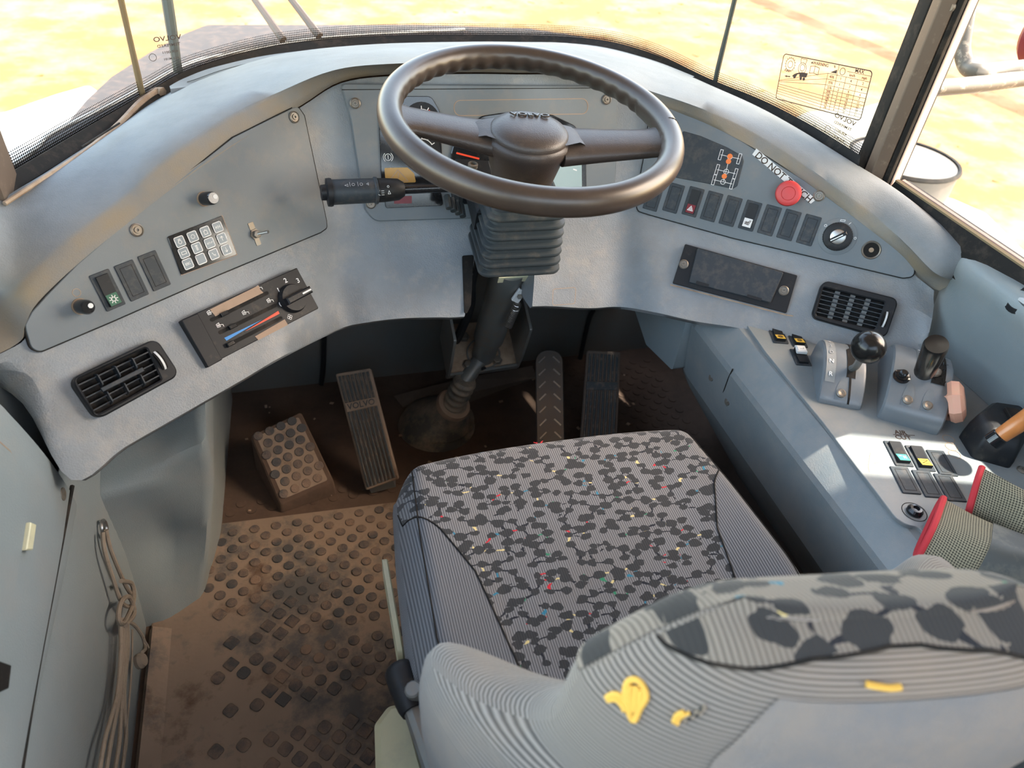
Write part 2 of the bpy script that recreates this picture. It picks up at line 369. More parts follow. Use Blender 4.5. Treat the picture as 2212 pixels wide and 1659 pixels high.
# knitted glove
m = mat('glove_knit', (.17, .165, .12), .9)
N, L, b = nodes_of(m); g = N.new('ShaderNodeUVMap'); g.uv_map = 'UVMap'; ck = N.new('ShaderNodeTexVoronoi'); ck.voronoi_dimensions = '2D'; ck.inputs['Scale'].default_value = 330; ck.inputs['Randomness'].default_value = .0
L.new(g.outputs[0], ck.inputs['Vector']); cr = N.new('ShaderNodeValToRGB'); cr.color_ramp.elements[0].position = .25; cr.color_ramp.elements[0].color = (.03, .028, .02, 1); cr.color_ramp.elements[1].position = .5; cr.color_ramp.elements[1].color = (.33, .29, .19, 1)
L.new(ck.outputs[0], cr.inputs[0]); L.new(cr.outputs[0], b.inputs['Base Color'])
mat('glove_rubber', (.07, .075, .07), .6, dust=(.25, .23, .17, .6), dscale=25)
# glass: clear pane with dust film
def glassmat(name, film=.06, tint=(1, 1, 1)):
    m = bpy.data.materials.new(name); m.use_nodes = True; N = m.node_tree.nodes; L = m.node_tree.links; N.remove(N['Principled BSDF']); out = N['Material Output']
    tr = N.new('ShaderNodeBsdfTransparent'); tr.inputs[0].default_value = (*tint, 1); gl = N.new('ShaderNodeBsdfGlossy'); gl.inputs['Roughness'].default_value = .02
    fr = N.new('ShaderNodeFresnel'); fr.inputs[0].default_value = 1.2; mx = N.new('ShaderNodeMixShader'); L.new(fr.outputs[0], mx.inputs[0]); L.new(tr.outputs[0], mx.inputs[1]); L.new(gl.outputs[0], mx.inputs[2])
    df = N.new('ShaderNodeBsdfDiffuse'); df.inputs[0].default_value = (.6, .5, .38, 1); g = N.new('ShaderNodeNewGeometry'); n = N.new('ShaderNodeTexNoise'); n.inputs['Scale'].default_value = 9; n.inputs['Detail'].default_value = 8; L.new(g.outputs['Position'], n.inputs['Vector'])
    mr = N.new('ShaderNodeMapRange'); mr.inputs[1].default_value = .45; mr.inputs[2].default_value = .8; mr.inputs[4].default_value = film; L.new(n.outputs[0], mr.inputs[0])
    m2 = N.new('ShaderNodeMixShader'); L.new(mr.outputs[0], m2.inputs[0]); L.new(mx.outputs[0], m2.inputs[1]); L.new(df.outputs[0], m2.inputs[2]); L.new(m2.outputs[0], out.inputs[0]); MT[name] = m; return m
glassmat('glass', .07); glassmat('lens', .0)
# dotted frit print
m = bpy.data.materials.new('frit'); N, L, b = nodes_of(m); b.inputs['Base Color'].default_value = (.01, .01, .01, 1)
g = N.new('ShaderNodeUVMap'); g.uv_map = 'UVMap'; v = N.new('ShaderNodeTexVoronoi'); v.voronoi_dimensions = '2D'; v.inputs['Scale'].default_value = 260; v.inputs['Randomness'].default_value = 0; L.new(g.outputs[0], v.inputs['Vector'])
sp = N.new('ShaderNodeSeparateXYZ'); L.new(g.outputs[0], sp.inputs[0]); k = N.new('ShaderNodeMapRange'); k.inputs[1].default_value = 0; k.inputs[2].default_value = .03; k.inputs[3].default_value = .62; k.inputs[4].default_value = .22; L.new(sp.outputs[1], k.inputs[0])
lt = N.new('ShaderNodeMath'); lt.operation = 'LESS_THAN'; L.new(v.outputs[0], lt.inputs[0]); L.new(k.outputs[0], lt.inputs[1]); L.new(lt.outputs[0], b.inputs['Alpha']); MT['frit'] = m
# sandy ground outside
m = mat('dirt', (.175, .080, .020), .95, dust=(.26, .175, .085, .95), dscale=1.1, dlo=.44, dhi=.62, dust2=(.13, .062, .018, .8), grain=0)
m = mat('dirt_dark', (.33, .22, .15), .95)
mat('grass_dry', (.16, .12, .03), .95)
# ================================================================== OUTSIDE
GZ = -1.95
m = MB(); m.add([(-60, -30, GZ), (70, -30, GZ), (70, 90, GZ), (-60, 90, GZ)], [(0, 1, 2, 3)]); struct(m.build('ground', MT['dirt'], sm=False), 'sunlit sandy ochre ground outside the cab')
# ================================================================== CAB SHELL
m = MB(); m.box((0, .45, -.02), (1, 0, 0), (0, 1, 0), .79, 1.08, .02); struct(m.build('floor', MT['mud']), 'cab floor under red brown dust')
m = MB(); m.box((0, 1.53, .30), (1, 0, 0), (0, 1, 0), .74, .015, .30); struct(m.build('wall_front', MT['firewall']), 'dark dusty front wall below the dashboard')
m = MB(); m.box((0, -.62, .55), (1, 0, 0), (0, 1, 0), .74, .02, .55); m.box((0, -.62, 1.82), (1, 0, 0), (0, 1, 0), .74, .02, .08)
for sx in (-1, 1): m.box((sx * .70, -.62, 1.4), (1, 0, 0), (0, 1, 0), .04, .02, .5)
struct(m.build('wall_back', MT['trim']))
roof2 = [(-.74, -.64), (.79, -.64), (.79, 1.0), (.60, 1.42), (.40, 1.66), (-.40, 1.66), (-.60, 1.42), (-.74, 1.0)]
PZ = Plane((0, 0, 0), (1, 0, 0), (0, 1, 0))
m = MB(); m.prism(PZ, roof2, 1.90, 1.95); struct(m.build('ceiling', MT['headliner']))
# side walls below the sills
def wall(name, x, mt):
    m = MB(); m.box((x, .19, .36), (1, 0, 0), (0, 1, 0), .012, .81, .35); m.box((x, 1.26, .31), (1, 0, 0), (0, 1, 0), .012, .26, .31); return struct(m.build(name, mt))
wall('wall_left', -.715, MT['trim']); wall('wall_right', .775, MT['trim'])
# B pillars
m = MB(); m.box((-.70, -.30, 1.3), (1, 0, 0), (0, 1, 0), .03, .07, .62); struct(m.build('trim_1', MT['pillar']))
m = MB(); m.box((.755, .06, 1.3), (1, 0, 0), (0, 1, 0), .03, .36, .62); m.box((.755, .5, 1.67), (1, 0, 0), (0, 1, 0), .03, 1.0, .24); struct(m.build('trim_2', MT['pillar']), 'unseen rear pillar and door header on the right, enlarged to block sun')  # pillar widened and header lowered to keep sun off the seat
m = MB(); m.box((-.70, 1.03, 1.3), (1, 0, 0), (0, 1, 0), .025, .035, .62); struct(m.build('trim_3', MT['pillar']))
# ------- glass line (bottom edge of the glazing)
seal_px = [(-190, 500), (0, 392), (150, 303), (320, 205), (420, 152), (600, 103), (800, 84), (1000, 80), (1250, 86), (1390, 115), (1530, 180), (1640, 225), (1745, 280), (1850, 345)]
seal_in = [(-190, 560), (0, 428), (150, 335), (335, 218), (430, 170), (600, 122), (800, 101), (1000, 95), (1250, 99), (1390, 128), (1535, 188), (1645, 234), (1750, 288), (1856, 356)]
GL = [at(*p, z=.775) for p in seal_px]; GI = [at(*p, z=.778) for p in seal_in]
n_ = 90; A_, B_ = smooth(GL, n_), smooth(GI, n_)
m = MB()
rows = [[p + np.array([0, 0, .004]) for p in A_], [p + np.array([0, 0, .012]) for p in (np.array(A_) * .5 + np.array(B_) * .5)], [p + np.array([0, 0, -.002]) for p in B_], [p + np.array([0, 0, -.04]) for p in B_]]
m.loft(rows); so = m.build('window_seal', MT['rubber_seal']); tag(so, 'black rubber seal running along the bottom edge of the windscreen', 'seal')
m = MB(); m.loft([[np.array([p[0], p[1], .768]) + np.array([0, .006, 0]) for p in A_], [np.array([p[0], p[1], .30]) + np.array([0, .02, 0]) for p in A_]]); struct(m.build('trim_4', MT['hood']), 'outer body skin below the windscreen')
# brown dust in the gap between seal and pad at the left front corner
def pane(name, i0, i1, pts, label=None):
    q = [np.array([p[0], p[1], .775]) for p in pts]; up = [np.array([p[0] * .97, p[1] * (1 - .015 * max(0, min(1, (p[1] - .9) / .6))), 1.9]) for p in pts]
    m = MB(); m.loft([q, up]); o = struct(m.build(name, MT['glass']), label); return o
k1, k2 = int(n_ * 3 / 13.), int(n_ * 10 / 13.)
pane('window_1', 0, 0, A_[:k1 + 1], 'left front corner window pane'); pane('window_2', 0, 0, smooth([A_[k1]] + list(A_[k1 + 13:k2 - 3:6]) + [A_[k2]], 60), 'curved front windscreen'); pane('window_3', 0, 0, A_[k2:], 'right front corner window pane')
# frit dots: strip standing on the glass line
def frit(name, pts, w):
    s = 0; uv0, uv1 = [], []; r0, r1 = [], []
    for i, p in enumerate(pts):
        if i: s += np.linalg.norm(np.array(p) - pts[i - 1])
        q = np.array([p[0], p[1], .776]) - np.array([0, .0015, 0]); r0.append(q); r1.append(q + np.array([0, 0, w])); uv0.append((s, 0)); uv1.append((s, w))
    m = MB(); m.loft([r0, r1]); return m.build(name, MT['frit'], sm=False, uv=uv0 + uv1)
o = frit('dotted_glass_print', A_, .030); o.parent = so; o.location = np.array(o.location) - WL['window_seal']
# vertical joints between panes
for i, (k, mt, lab) in enumerate(((k1, 'sealant', 'yellow brown sealant joint between left corner pane and windscreen'), (k2, 'wiper', 'grey green sealant joint between windscreen and right corner pane'))):
    p = A_[k]; m = MB(); random.seed(i)
    m.tube([np.array([p[0] * (1 - .03 * t), p[1] * (1 - .015 * t) - .004, .77 + 1.12 * t]) for t in np.linspace(0, 1, 30)], [.0042 + .0015 * random.random() for _ in range(30)], 8)
    tag(m.build('glass_joint', MT[mt]), lab, 'seal')
# A pillar on the right: three vertical profiles
cs = [(1848, 350), (1866, 372), (1903, 392), (1931, 392)]
q = [at(*p, z=.75) for p in cs]
def pil(name, pts, mt, parent, z0=.60, z1=1.9):
    m = MB(); m.prism(PZ, arc_round([(p[0], p[1]) for p in pts], .003), z0, z1); return m.build(name, MT[mt], parent)
q = [np.array(p)[:2] for p in q]; out = np.array([.05, .03])
ap = thing('window_pillar', 'brown grey corner pillar between right corner window and door', 'pillar', (q[1][0], q[1][1], .6))
pil('rubber_strip', [q[0], q[1], q[1] + out, q[0] + out], 'rubber_seal', ap)
pil('pillar_cover', [q[1] + (-.004, -.004), q[1] * .5 + q[2] * .5 + (-.016, -.010), q[2], q[2] + out, q[1] + out], 'pillar', ap)
pil('door_seal', [q[2], q[2] * .5 + q[3] * .5 + (-.004, -.004), q[3] * .75 + q[2] * .25, q[3] + out * .8, q[2] + out], 'rubber_seal', ap)
pil('edge_strip', [q[3] * .75 + q[2] * .25 + (-.002, -.002), q[3] + (-.001, -.001), q[3] + out * .6, q[3] * .7 + q[2] * .3 + out * .6], 'pink_edge', ap)
b0 = at(2052, 14, x=q[2][0]); MB().lathe(b0, (-.8, -.6, 0), [(0, 0), (.009, 0), (.009, .004), (.006, .007), (0, .007)], 14, False).build('screw', MT['steel_dirty'], ap)
# door sill on the right with bright edge
S0, S1 = at(1933, 392, x=.672), at(2330, 662, x=.722)
d_ = S1 - S0
ds = thing('door_sill', 'black door frame with thin brassy edge along the right side window', 'door', (S0 + S1) / 2 - np.array([0, 0, .2]))
def beam(name, offs, mt, parent):
    rows = [[S0 + np.array(o) for o in offs], [S1 + d_ * .8 + np.array(o) for o in offs]]
    m = MB(); m.loft(rows, True, True); return m.build(name, MT[mt], parent)
beam('sill_profile', [(0, 0, 0), (.03, .0, 0), (.03, 0, -.06), (-.012, 0, -.07), (-.012, 0, -.03), (-.004, 0, -.010)], 'rubber_seal', ds)
beam('edge_strip', [(0, 0, .003), (.006, 0, .004), (.006, 0, -.002), (0, 0, -.002)], 'sealant', ds)
beam('outer_strip', [(.014, 0, .002), (.019, 0, .003), (.019, 0, -.002), (.014, 0, -.002)], 'pink_edge', ds)
m = MB(); m.add([S0 + (.02, 0, 0), S1 + d_ * .3 + (.02, 0, 0), S1 + d_ * .3 + (.02, 0, 1.14), S0 + (.02, 0, 1.14)], [(0, 1, 2, 3)]); struct(m.build('window_4', MT['glass']), 'right door window pane')
m = MB(); m.add([(-.71, 1.0, .74), (-.71, -.25, .74), (-.71, -.25, 1.9), (-.71, 1.0, 1.9)], [(0, 1, 2, 3)]); struct(m.build('window_5', MT['glass']), 'left door window pane')
m = MB(); m.add([(-.66, -.61, 1.1), (.66, -.61, 1.1), (.66, -.61, 1.76), (-.66, -.61, 1.76)], [(0, 1, 2, 3)]); struct(m.build('window_6', MT['glass']))
# ================================================================== TRUCK BODY OUTSIDE
def polyz(name, px, z, mt, lab, cat, thick=.3, r=.03, parent=None, cham=.02):
    q = [at(*p, z=z)[:2] for p in px]; m = MB(); m.prism(PZ, arc_round(q, r, 5), z - thick, z, cham); o = m.build(name, MT[mt], parent)
    if lab: tag(o, lab, cat)
    return o
polyz('engine_hood', [(-250, 600), (-120, 500), (-30, 415), (60, 335), (110, 285), (170, 215), (225, 165), (310, 112), (385, 72), (440, 50), (900, 50), (1140, 58), (1250, 74), (1330, 96), (1540, 200), (1100, 180), (500, 220), (330, 300), (0, 520), (-200, 620)], .50, 'hood', 'dark brown dusty engine hood seen beyond the windscreen', 'hood', .5)
polyz('left_fender', [(-300, 265), (0, 238), (110, 200), (200, 175), (300, 250), (220, 380), (60, 520), (-300, 700)], .49, 'fender', 'pale scratched fender top beyond the left corner window', 'fender', .04)
cw = smooth([at(*p, z=.66) for p in [(-200, 520), (60, 335), (110, 290), (250, 222), (400, 142), (500, 118), (700, 84), (1000, 66)]], 50)
m = MB(); m.loft([[p + (0, 0, -.06) for p in cw], cw, [p * [1, 1, 1] + (.012, -.014, .004) for p in cw], [p + (.10, -.12, -.035) for p in cw]]); ct_ = thing('hood_cowl', 'dark cowl strip with a thin pale rim just outside the windscreen', 'cowl', np.mean(cw, 0)); m.build('panel', MT['hood'], ct_)
m = MB(); m.tube([p + (.004, -.004, .004) for p in cw], .004, 6); m.build('rim', MT['fender'], ct_)
# wipers
w1 = thing('windscreen_wiper', 'dark green wiper blade leaning up beside the yellow brown joint', 'wiper', at(385, 158, z=.78))
a, b = at(385, 158, y=1.56), at(352, -60, y=1.60)
MB().tube([a, a * .5 + b * .5, b], [.008, .010, .010], 8).build('blade', MT['wiper'], w1)
MB().tube([a * .75 + b * .25, a * .2 + b * .8], .007, 6).build('arm', MT['rubber_seal'], w1)
for i, (p, q2) in enumerate((((612, 86), (530, -30)), ((690, 78), (600, -40)))):
    a, b = at(*p, y=1.76), at(*q2, y=1.86)
    o = MB().tube([a, (a + b) / 2, b], [.009, .0075, .007], 8).build('wiper_arm', MT['wiper_brown']); tag(o, ('left' if i == 0 else 'right') + ' one of the two brown grey wiper arms at the top of the windscreen', 'wiper', 'wiper arms')
# mirror brackets at the right
mb = thing('mirror_bracket', 'chipped grey tube bracket bending outside the right door window', 'bracket', at(2140, 150, x=1.1))
MB().tube(smooth([at(*p, x=1.02) for p in [(2101, -140), (2092, 0), (2084, 60), (2079, 110), (2090, 145), (2118, 155)]] + [at(2170, 150, x=1.1), at(2330, 135, x=1.25)], 40), .016, 12).build('upper_tube', MT['tube_grey'], mb)
MB().tube(smooth([at(2020, 190, x=.90), at(2110, 182, x=1.0), at(2220, 168, x=1.15), at(2330, 155, x=1.25)], 20), .016, 12).build('lower_tube', MT['tube_grey'], mb)
sm_ = thing('exterior_mirror', 'tall rear view mirror head on the tube bracket outside the right window', 'mirror', (1.12, 1.22, 1.35))
MB().box((1.12, 1.22, 1.62), (.97, .25, 0), (-.25, .97, 0), .20, .035, .42, .02).build('mirror_shell', MT['black'], sm_); MB().tube([(1.12, 1.22, 1.25), (1.10, 1.2, 1.16)], .014, 8).build('mount', MT['tube_grey'], sm_)  # head out of view, sized and placed to shade corner window and wheel
mr = thing('side_mirror', 'edge of a red backed round mirror at the upper right', 'mirror', (1.24, 1.05, 1.0))
c = at(2232, 75, x=1.25); MB().lathe(c, (.2, -.9, .1), [(0, 0), (.05, 0), (.06, .01), (.06, .025), (.05, .03), (0, .03)], 24, False).build('mirror_shell', MT['dark_red'], mr)
# grey drum, fender and lamp housing
c = at(1952, 345, z=.30); dr = thing('air_cleaner', 'round grey drum with a black rim outside the right corner pillar', 'drum', (c[0], c[1], -.1))
MB().lathe((c[0], c[1], -.1), (0, 0, 1), [(0, 0), (.175, 0), (.18, .02), (.185, .4), (.175, .405), (0, .405)], 40, False).build('drum_body', MT['drum'], dr)
MB().lathe((c[0], c[1], .296), (0, 0, 1), [(.186, 0), (.192, .006), (.186, .016), (.178, .014)], 40, False).build('rim', MT['rubber_seal'], dr)
polyz('right_fender', [(1935, 385), (1975, 408), (2060, 425), (2140, 460), (2200, 520), (2330, 640), (2200, 720), (1990, 560)], .20, 'fender', 'overexposed pale fender below the right door window', 'fender', .25, .06)
wl = thing('front_lamp_housing', 'pale yellow lamp housing seen through the lower corner of the right corner window', 'lamp', at(1800, 300, z=.3))
for nm, px, z, th in (('mudguard', [(1690, 262), (1740, 240), (1850, 232), (1950, 205), (1960, 330), (1800, 345), (1740, 310)], .25, .05), ('lamp_box', [(1757, 262), (1800, 268), (1838, 292), (1838, 330), (1790, 330), (1750, 285)], .42, .25), ('lamp_bracket', [(1745, 280), (1783, 290), (1795, 310), (1755, 300)], .47, .06)):
    q2 = [at(*p, z=z)[:2] for p in px]; MB().prism(PZ, arc_round(q2, .02), z - th, z, .012).build(nm, MT['lamp_cream' if nm != 'lamp_bracket' else 'drum'], wl)
# added shadow caster out of view: a pipe shape laying a shadow band on the ground
g1_, g2_ = at(1600, -15, z=GZ), at(2300, 275, z=GZ); up_s = SUNDIR * (4.2 / SUNDIR[2]); dq = g2_ - g1_; tag(MB().tube([g1_ - dq * .5 + up_s, g2_ + dq * .3 + up_s], .24, 12).build('shadow_caster_pipe', MT['tube_grey']), 'unseen pipe shape added to cast a shadow band on the ground at the right', 'pipe')
# ground marks: leaf litter and tufts
random.seed(7)
m = MB()
for i in range(170):
    if random.random() < .5: x, y = random.uniform(1.5, 8), random.uniform(.4, 14)
    else: x, y = random.uniform(-6, 14), random.uniform(3, 16)
    a = random.uniform(0, 3.14); l = random.uniform(.015, .07); m.box((x, y, GZ + .006), (math.cos(a), math.sin(a), random.uniform(-.2, .2)), (-math.sin(a), math.cos(a), 0), l, l * random.uniform(.12, .45), .004)
o = m.build('leaf_litter', MT['grass_dry'], sm=False, kind='stuff'); tag(o, 'scattered dry leaves and twigs on the sandy ground', 'litter')
# sticker on the right corner window
gp0, gp1 = A_[k2], A_[-1]; WP = Plane((gp0[0] * .5 + gp1[0] * .5, gp0[1] * .5 + gp1[1] * .5, 1.0), (gp1[0] - gp0[0], gp1[1] - gp0[1], 0), (0, 0, 1))
WP = WP.at(1787, 190); cn = [WP.uv(*p) for p in [(1679, 212), (1862, 260), (1898, 162), (1703, 117)]]
ey_ = (cn[3] - cn[0]); ex_ = (cn[1] - cn[0]); o3 = WP.P(*cn[0]); SP = Plane(o3, WP.ex * ex_[0] + WP.ey * ex_[1], WP.ex * ey_[0] + WP.ey * ey_[1])
W_, H_ = np.linalg.norm(ex_), np.linalg.norm(ey_); S = W_ / 300.
if SP.n @ (CAM - SP.o) < 0: SP.n = -SP.n
SP.o = SP.o + SP.n * .004
stk = thing('warning_sticker', 'transparent warning sticker with a speed table on the right corner window', 'sticker', SP.P(W_ / 2, 0)); mat('ink', (.05, .03, .02), .8)
def L2(*p): return [(x / 300 * W_, y / 150 * H_) for x, y in p]
sg = [[(q[0], q[1]) for q in (lambda z: z + [z[0]])(arc_round(L2((0, 0), (300, 0), (300, 150), (0, 150)), .006))]]
lines('sticker_border', SP, sg, .0016, MT['ink'], stk)
sg = [L2((165, 118), (300, 118)), L2((225, 135), (300, 135)), L2((0, 62), (165, 118)), L2((0, 60), (165, 100)), L2((0, 57), (165, 82))]
for y in (100, 82, 68, 56, 46, 36, 27, 18, 9): sg.append(L2((165, y), (300, y)))
for k, y in enumerate((46, 36, 27, 18, 9)): sg.append(L2((0, 50 - k * 8), (165, y)))
for x in (165, 195, 225, 262): sg.append(L2((x, 4), (x, 118 if x != 195 else 150)))
lines('sticker_table', SP, sg, .0007, MT['ink'], stk)
sg = [circ(*L2((30, 120))[0], .0085 * S / .0004 * .0004 / S if 0 else W_ * .030), circ(*L2((30, 120))[0], W_ * .055), circ(*L2((75, 118))[0], W_ * .028), circ(*L2((75, 116))[0], W_ * .047), circ(*L2((210, 132))[0], W_ * .028)]
for k in range(16):
    a = k * math.pi / 8; c_ = np.array(L2((30, 120))[0]); sg.append([c_ + W_ * .055 * np.array([math.cos(a), math.sin(a)]), c_ + W_ * .066 * np.array([math.cos(a), math.sin(a)])])
sg += [L2((67, 132), (65, 146), (86, 146), (84, 132)), L2((103, 106), (103, 128), (118, 131), (133, 128), (133, 106), (118, 109), (103, 106)), L2((118, 109), (118, 131))]
lines('sticker_icons', SP, sg, .0009, MT['ink'], stk)
m = MB(); m.prism(SP, L2((172, 122), (192, 122), (192, 134)), 0, .0005); m.prism(SP, L2((44, 84), (58, 84), (62, 94), (70, 96), (70, 88), (95, 90), (98, 104), (78, 104), (60, 98), (50, 92)), 0, .0005); m.prism(SP, L2((16, 80), (26, 84), (26, 77)), 0, .0005); m.prism(SP, L2((26, 82), (38, 84), (38, 80), (26, 79)), 0, .0005)
for x in (54, 77, 88): m.prism(SP, circ(*L2((x, 84))[0], W_ * .014, 12)[:-1], 0, .0006)
m.prism(SP, L2((101, 137), (109, 137), (105, 144)), 0, .0005); m.build('sticker_pictogram', MT['ink'], stk, sm=False, kind='stuff')
def st(s, x, y, sz): text(s, SP, *L2((x, y))[0], sz * W_ / 300, MT['ink'], stk)
st('WARNING', 135, 140, 11); st('A25D', 24, 99, 9); st('MAX', 262, 142, 13); st('km/h', 243, 126, 9); st('mph', 281, 126, 9); st('%', 182, 141, 8)
for r, (a, b, c, d) in enumerate((('45%', '1', '4', '2'), ('35%', '1', '7', '4'), ('25%', '2', '9', '6'), ('20%', '2', '11', '7'), ('14%', '3', '18', '11'), ('10%', '4', '24', '15'), ('7%', '5', '35', '22'), ('5%', '6', '44', '27'), ('3%', '6', '50', '31'))):
    y = (109, 91, 75, 62, 51, 41, 31.5, 22.5, 13)[r]; sz = 9 if r < 4 else 7.5
    st(a, 180, y, sz); st(b, 210, y, sz); st(c, 243, y, sz); st(d, 281, y, sz)
# etched maker's marks on the glass (read mirrored from inside)
def etch(px, py, plane, sgn=-1):
    u, v = plane.uv(px, py); e = thing('glass_marking', 'small etched maker marks on the ' + ('right corner window' if px > 1000 else 'left end of the windscreen'), 'marking', plane.P(u, v))
    for k, (s, z) in enumerate((('VOLVO', .011), ('TEMPERED', .0065), ('43R-0011', .0055), ('AS2 M101', .005))): text(s, plane, u, v - .011 * k, z, MT['ink'], e, h=.003, sx=-1.3)
    lines('ring', plane, [circ(u - .03 * sgn * -1, v - .028, .006)], .0008, MT['ink'], e)
etch(1828, 258, WP)
FW = Plane((-.42, 1.50, .9), (.90, .43, 0), (0, 0, 1)); FW = FW.at(362, 90); etch(360, 82, FW)
# ================================================================== DASHBOARD
e1 = unit([.797, .603, 0]); nh = np.array([.603, -.797, 0])
t67 = math.radians(67)
LP = Plane((-.656, .847, .659), e1, (-.0187, .028, .080))
RP = Plane((.656, .847, .659), (.797, -.603, 0), (.0187, .028, .080))
CP = Plane((0, 1.137, .63), (1, 0, 0), (0, math.cos(math.radians(70)), math.sin(math.radians(70))))
t52 = math.radians(53)
FP = Plane((-.567, .845, .593), e1, -nh * math.cos(t52) + np.array([0, 0, math.sin(t52)]))
FR = Plane((.567, .845, .593), (.797, -.603, 0), nh * [1, -1, 1] * math.cos(t52) + np.array([0, 0, math.sin(t52)]))
FC = Plane((0, 1.13, .632), (1, 0, 0), (0, math.cos(math.radians(55)), math.sin(math.radians(55))))
dash = thing('dashboard', 'curved blue grey dashboard wrapping around the driver from window to window', 'dashboard', (0, 1.2, .5))
# stations: (A outer px, zA) (B crest px) (C inner-top px, plane) (D px, plane) (F px, plane)
ST = [
 ((-330, 640), -.715, (-230, 700), (-60, 790), LP, (-50, 800), LP, (-60, 812), None),
 ((-190, 570), -.705, (-90, 640), (38, 742), LP, (60, 768), LP, (50, 878), None),
 ((-60, 478), -.69, (10, 630), (53, 705), LP, (90, 762), LP, (155, 1043), FP),
 ((20, 420), -.675, (55, 590), (80, 655), LP, (180, 721), LP, (270, 972), FP),
 ((90, 378), .778, (140, 515), (165, 573), LP, (330, 655), LP, (400, 897), FP),
 ((160, 333), .778, (255, 428), (270, 487), LP, (470, 594), LP, (520, 828), FP),
 ((250, 275), .778, (350, 345), (400, 386), LP, (600, 540), LP, (610, 775), FP),
 ((340, 215), .778, (470, 262), (520, 304), LP, (705, 496), LP, (730, 716), FC),
 ((435, 168), .778, (600, 200), (650, 228), LP, (765, 482), CP, (800, 700), FC),
 ((600, 121), .778, (720, 152), (737, 176), CP, (800, 479), CP, (870, 692), FC),
 ((800, 100), .778, (840, 138), (850, 160), CP, (900, 477), CP, (940, 690), FC),
 ((1000, 94), .778, (1000, 135), (1000, 156), CP, (1040, 473), CP, (1004, 688), FC),
 ((1120, 94), .778, (1110, 136), (1120, 157), CP, (1160, 469), CP, (1150, 666), FC),
 ((1250, 98), .778, (1220, 142), (1240, 160), CP, (1280, 466), CP, (1270, 670), FC),
 ((1390, 127), .778, (1320, 165), (1335, 188), CP, (1345, 462), CP, (1340, 667), FC),
 ((1480, 160), .778, (1400, 195), (1405, 226), RP, (1390, 460), RP, (1420, 680), FR),
 ((1560, 196), .778, (1490, 225), (1500, 256), RP, (1480, 485), RP, (1505, 699), FR),
 ((1650, 238), .778, (1590, 265), (1600, 304), RP, (1600, 519), RP, (1590, 712), FR),
 ((1740, 288), .776, (1690, 322), (1690, 358), RP, (1700, 546), RP, (1690, 735), FR),
 ((1850, 355), .772, (1790, 393), (1780, 421), RP, (1790, 570), RP, (1790, 752), FR),
 ((1935, 408), .655, (1880, 455), (1870, 489), RP, (1870, 592), RP, (1880, 765), FR),
 ((2020, 474), .68, (1960, 530), (1945, 548), RP, (1930, 603), RP, (1940, 778), FR),
 ((2080, 530), .695, (2020, 590), (1983, 590), RP, (1968, 612), RP, (1983, 768), FR),
 ((2112, 566), .703, (2068, 606), (2030, 628), RP, (2018, 660), RP, (1998, 745), None),
]
colA, colB, colC, colD, colF = [], [], [], [], []
for a, za, b, c, pc, d, pd, f, pf in ST:
    A = at(*a, z=za) if za > .74 else at(*a, x=za); C = pc.hit(*c, h=.004); D = pd.hit(*d)
    zb = C[2] + .024
    B = at(*b, z=zb)
    Fp = pf.hit(*f) if pf is not None else at(*f, z=.60 if f[0] < 100 else .575)
    colA.append(A); colB.append(B); colC.append(C); colD.append(D); colF.append(Fp)
NS = 116
SA, SB, SC, SD, SF = [np.array(smooth(c, NS)) for c in (colA, colB, colC, colD, colF)]
SM = SA * .5 + SB * .5 + np.array([0, 0, .012]); SM2 = SA * .2 + SB * .8 + np.array([0, 0, .007])
outn = np.array([(c - b) for b, c in zip(SB, SC)]); 
R1 = SB * .70 + SC * .30 + np.array([0, 0, .004]); R2 = SB * .35 + SC * .65 + np.array([0, 0, .000])
m = MB(); m.loft([SA + (0, 0, -.03), SA, SA * .8 + SB * .2 + (0, 0, .009), SM, SM2, SB, R1, R2, SC, SC + (0, .012, -.004), SC + (0, .03, .0)])
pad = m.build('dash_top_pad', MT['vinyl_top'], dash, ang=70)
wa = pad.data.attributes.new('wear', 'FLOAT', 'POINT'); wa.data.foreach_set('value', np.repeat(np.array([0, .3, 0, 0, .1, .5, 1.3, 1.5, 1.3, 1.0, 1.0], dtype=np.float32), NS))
# facia below the pad: sits 3 mm behind the panels
back = np.array([-.003 * (np.array([0, -.5, .5])) for _ in range(NS)])
wC = SC + (0, .010, -.006)
k = np.arange(NS) / (NS - 1)
E1 = SD * .62 + SF * .38 + np.array([0, -.001, .004]); E2 = SD * .25 + SF * .75 + np.array([0, -.001, .006]); U = SF + np.array([0, .012, -.008]); U2 = SF + np.array([0, .06, -.004]); U3 = SF + np.array([0, .14, .02])
gapx = np.array([(p[0] > .012 and p[0] < .118) for p in SF])
M0 = [wC, SD * .5 + wC * .5 + (0, .001, -.001), SD + (0, .0005, 0), E1]; M1 = [E1, E2, SF + (0, .002, .003), U, U2, U3]
m = MB(); m.loft(M0); m.loft([r[:56] for r in M1]); m.loft([r[60:] for r in M1])
for j in (55, 60): m.loft([[r[j] for r in M1[:4]], [r[j] + np.array([0, .07, -.01]) for r in M1[:4]]])
m.v = [tuple(v) for v in m.v]
fac = m.build('dash_fascia', MT['vinyl'], dash, ang=60)
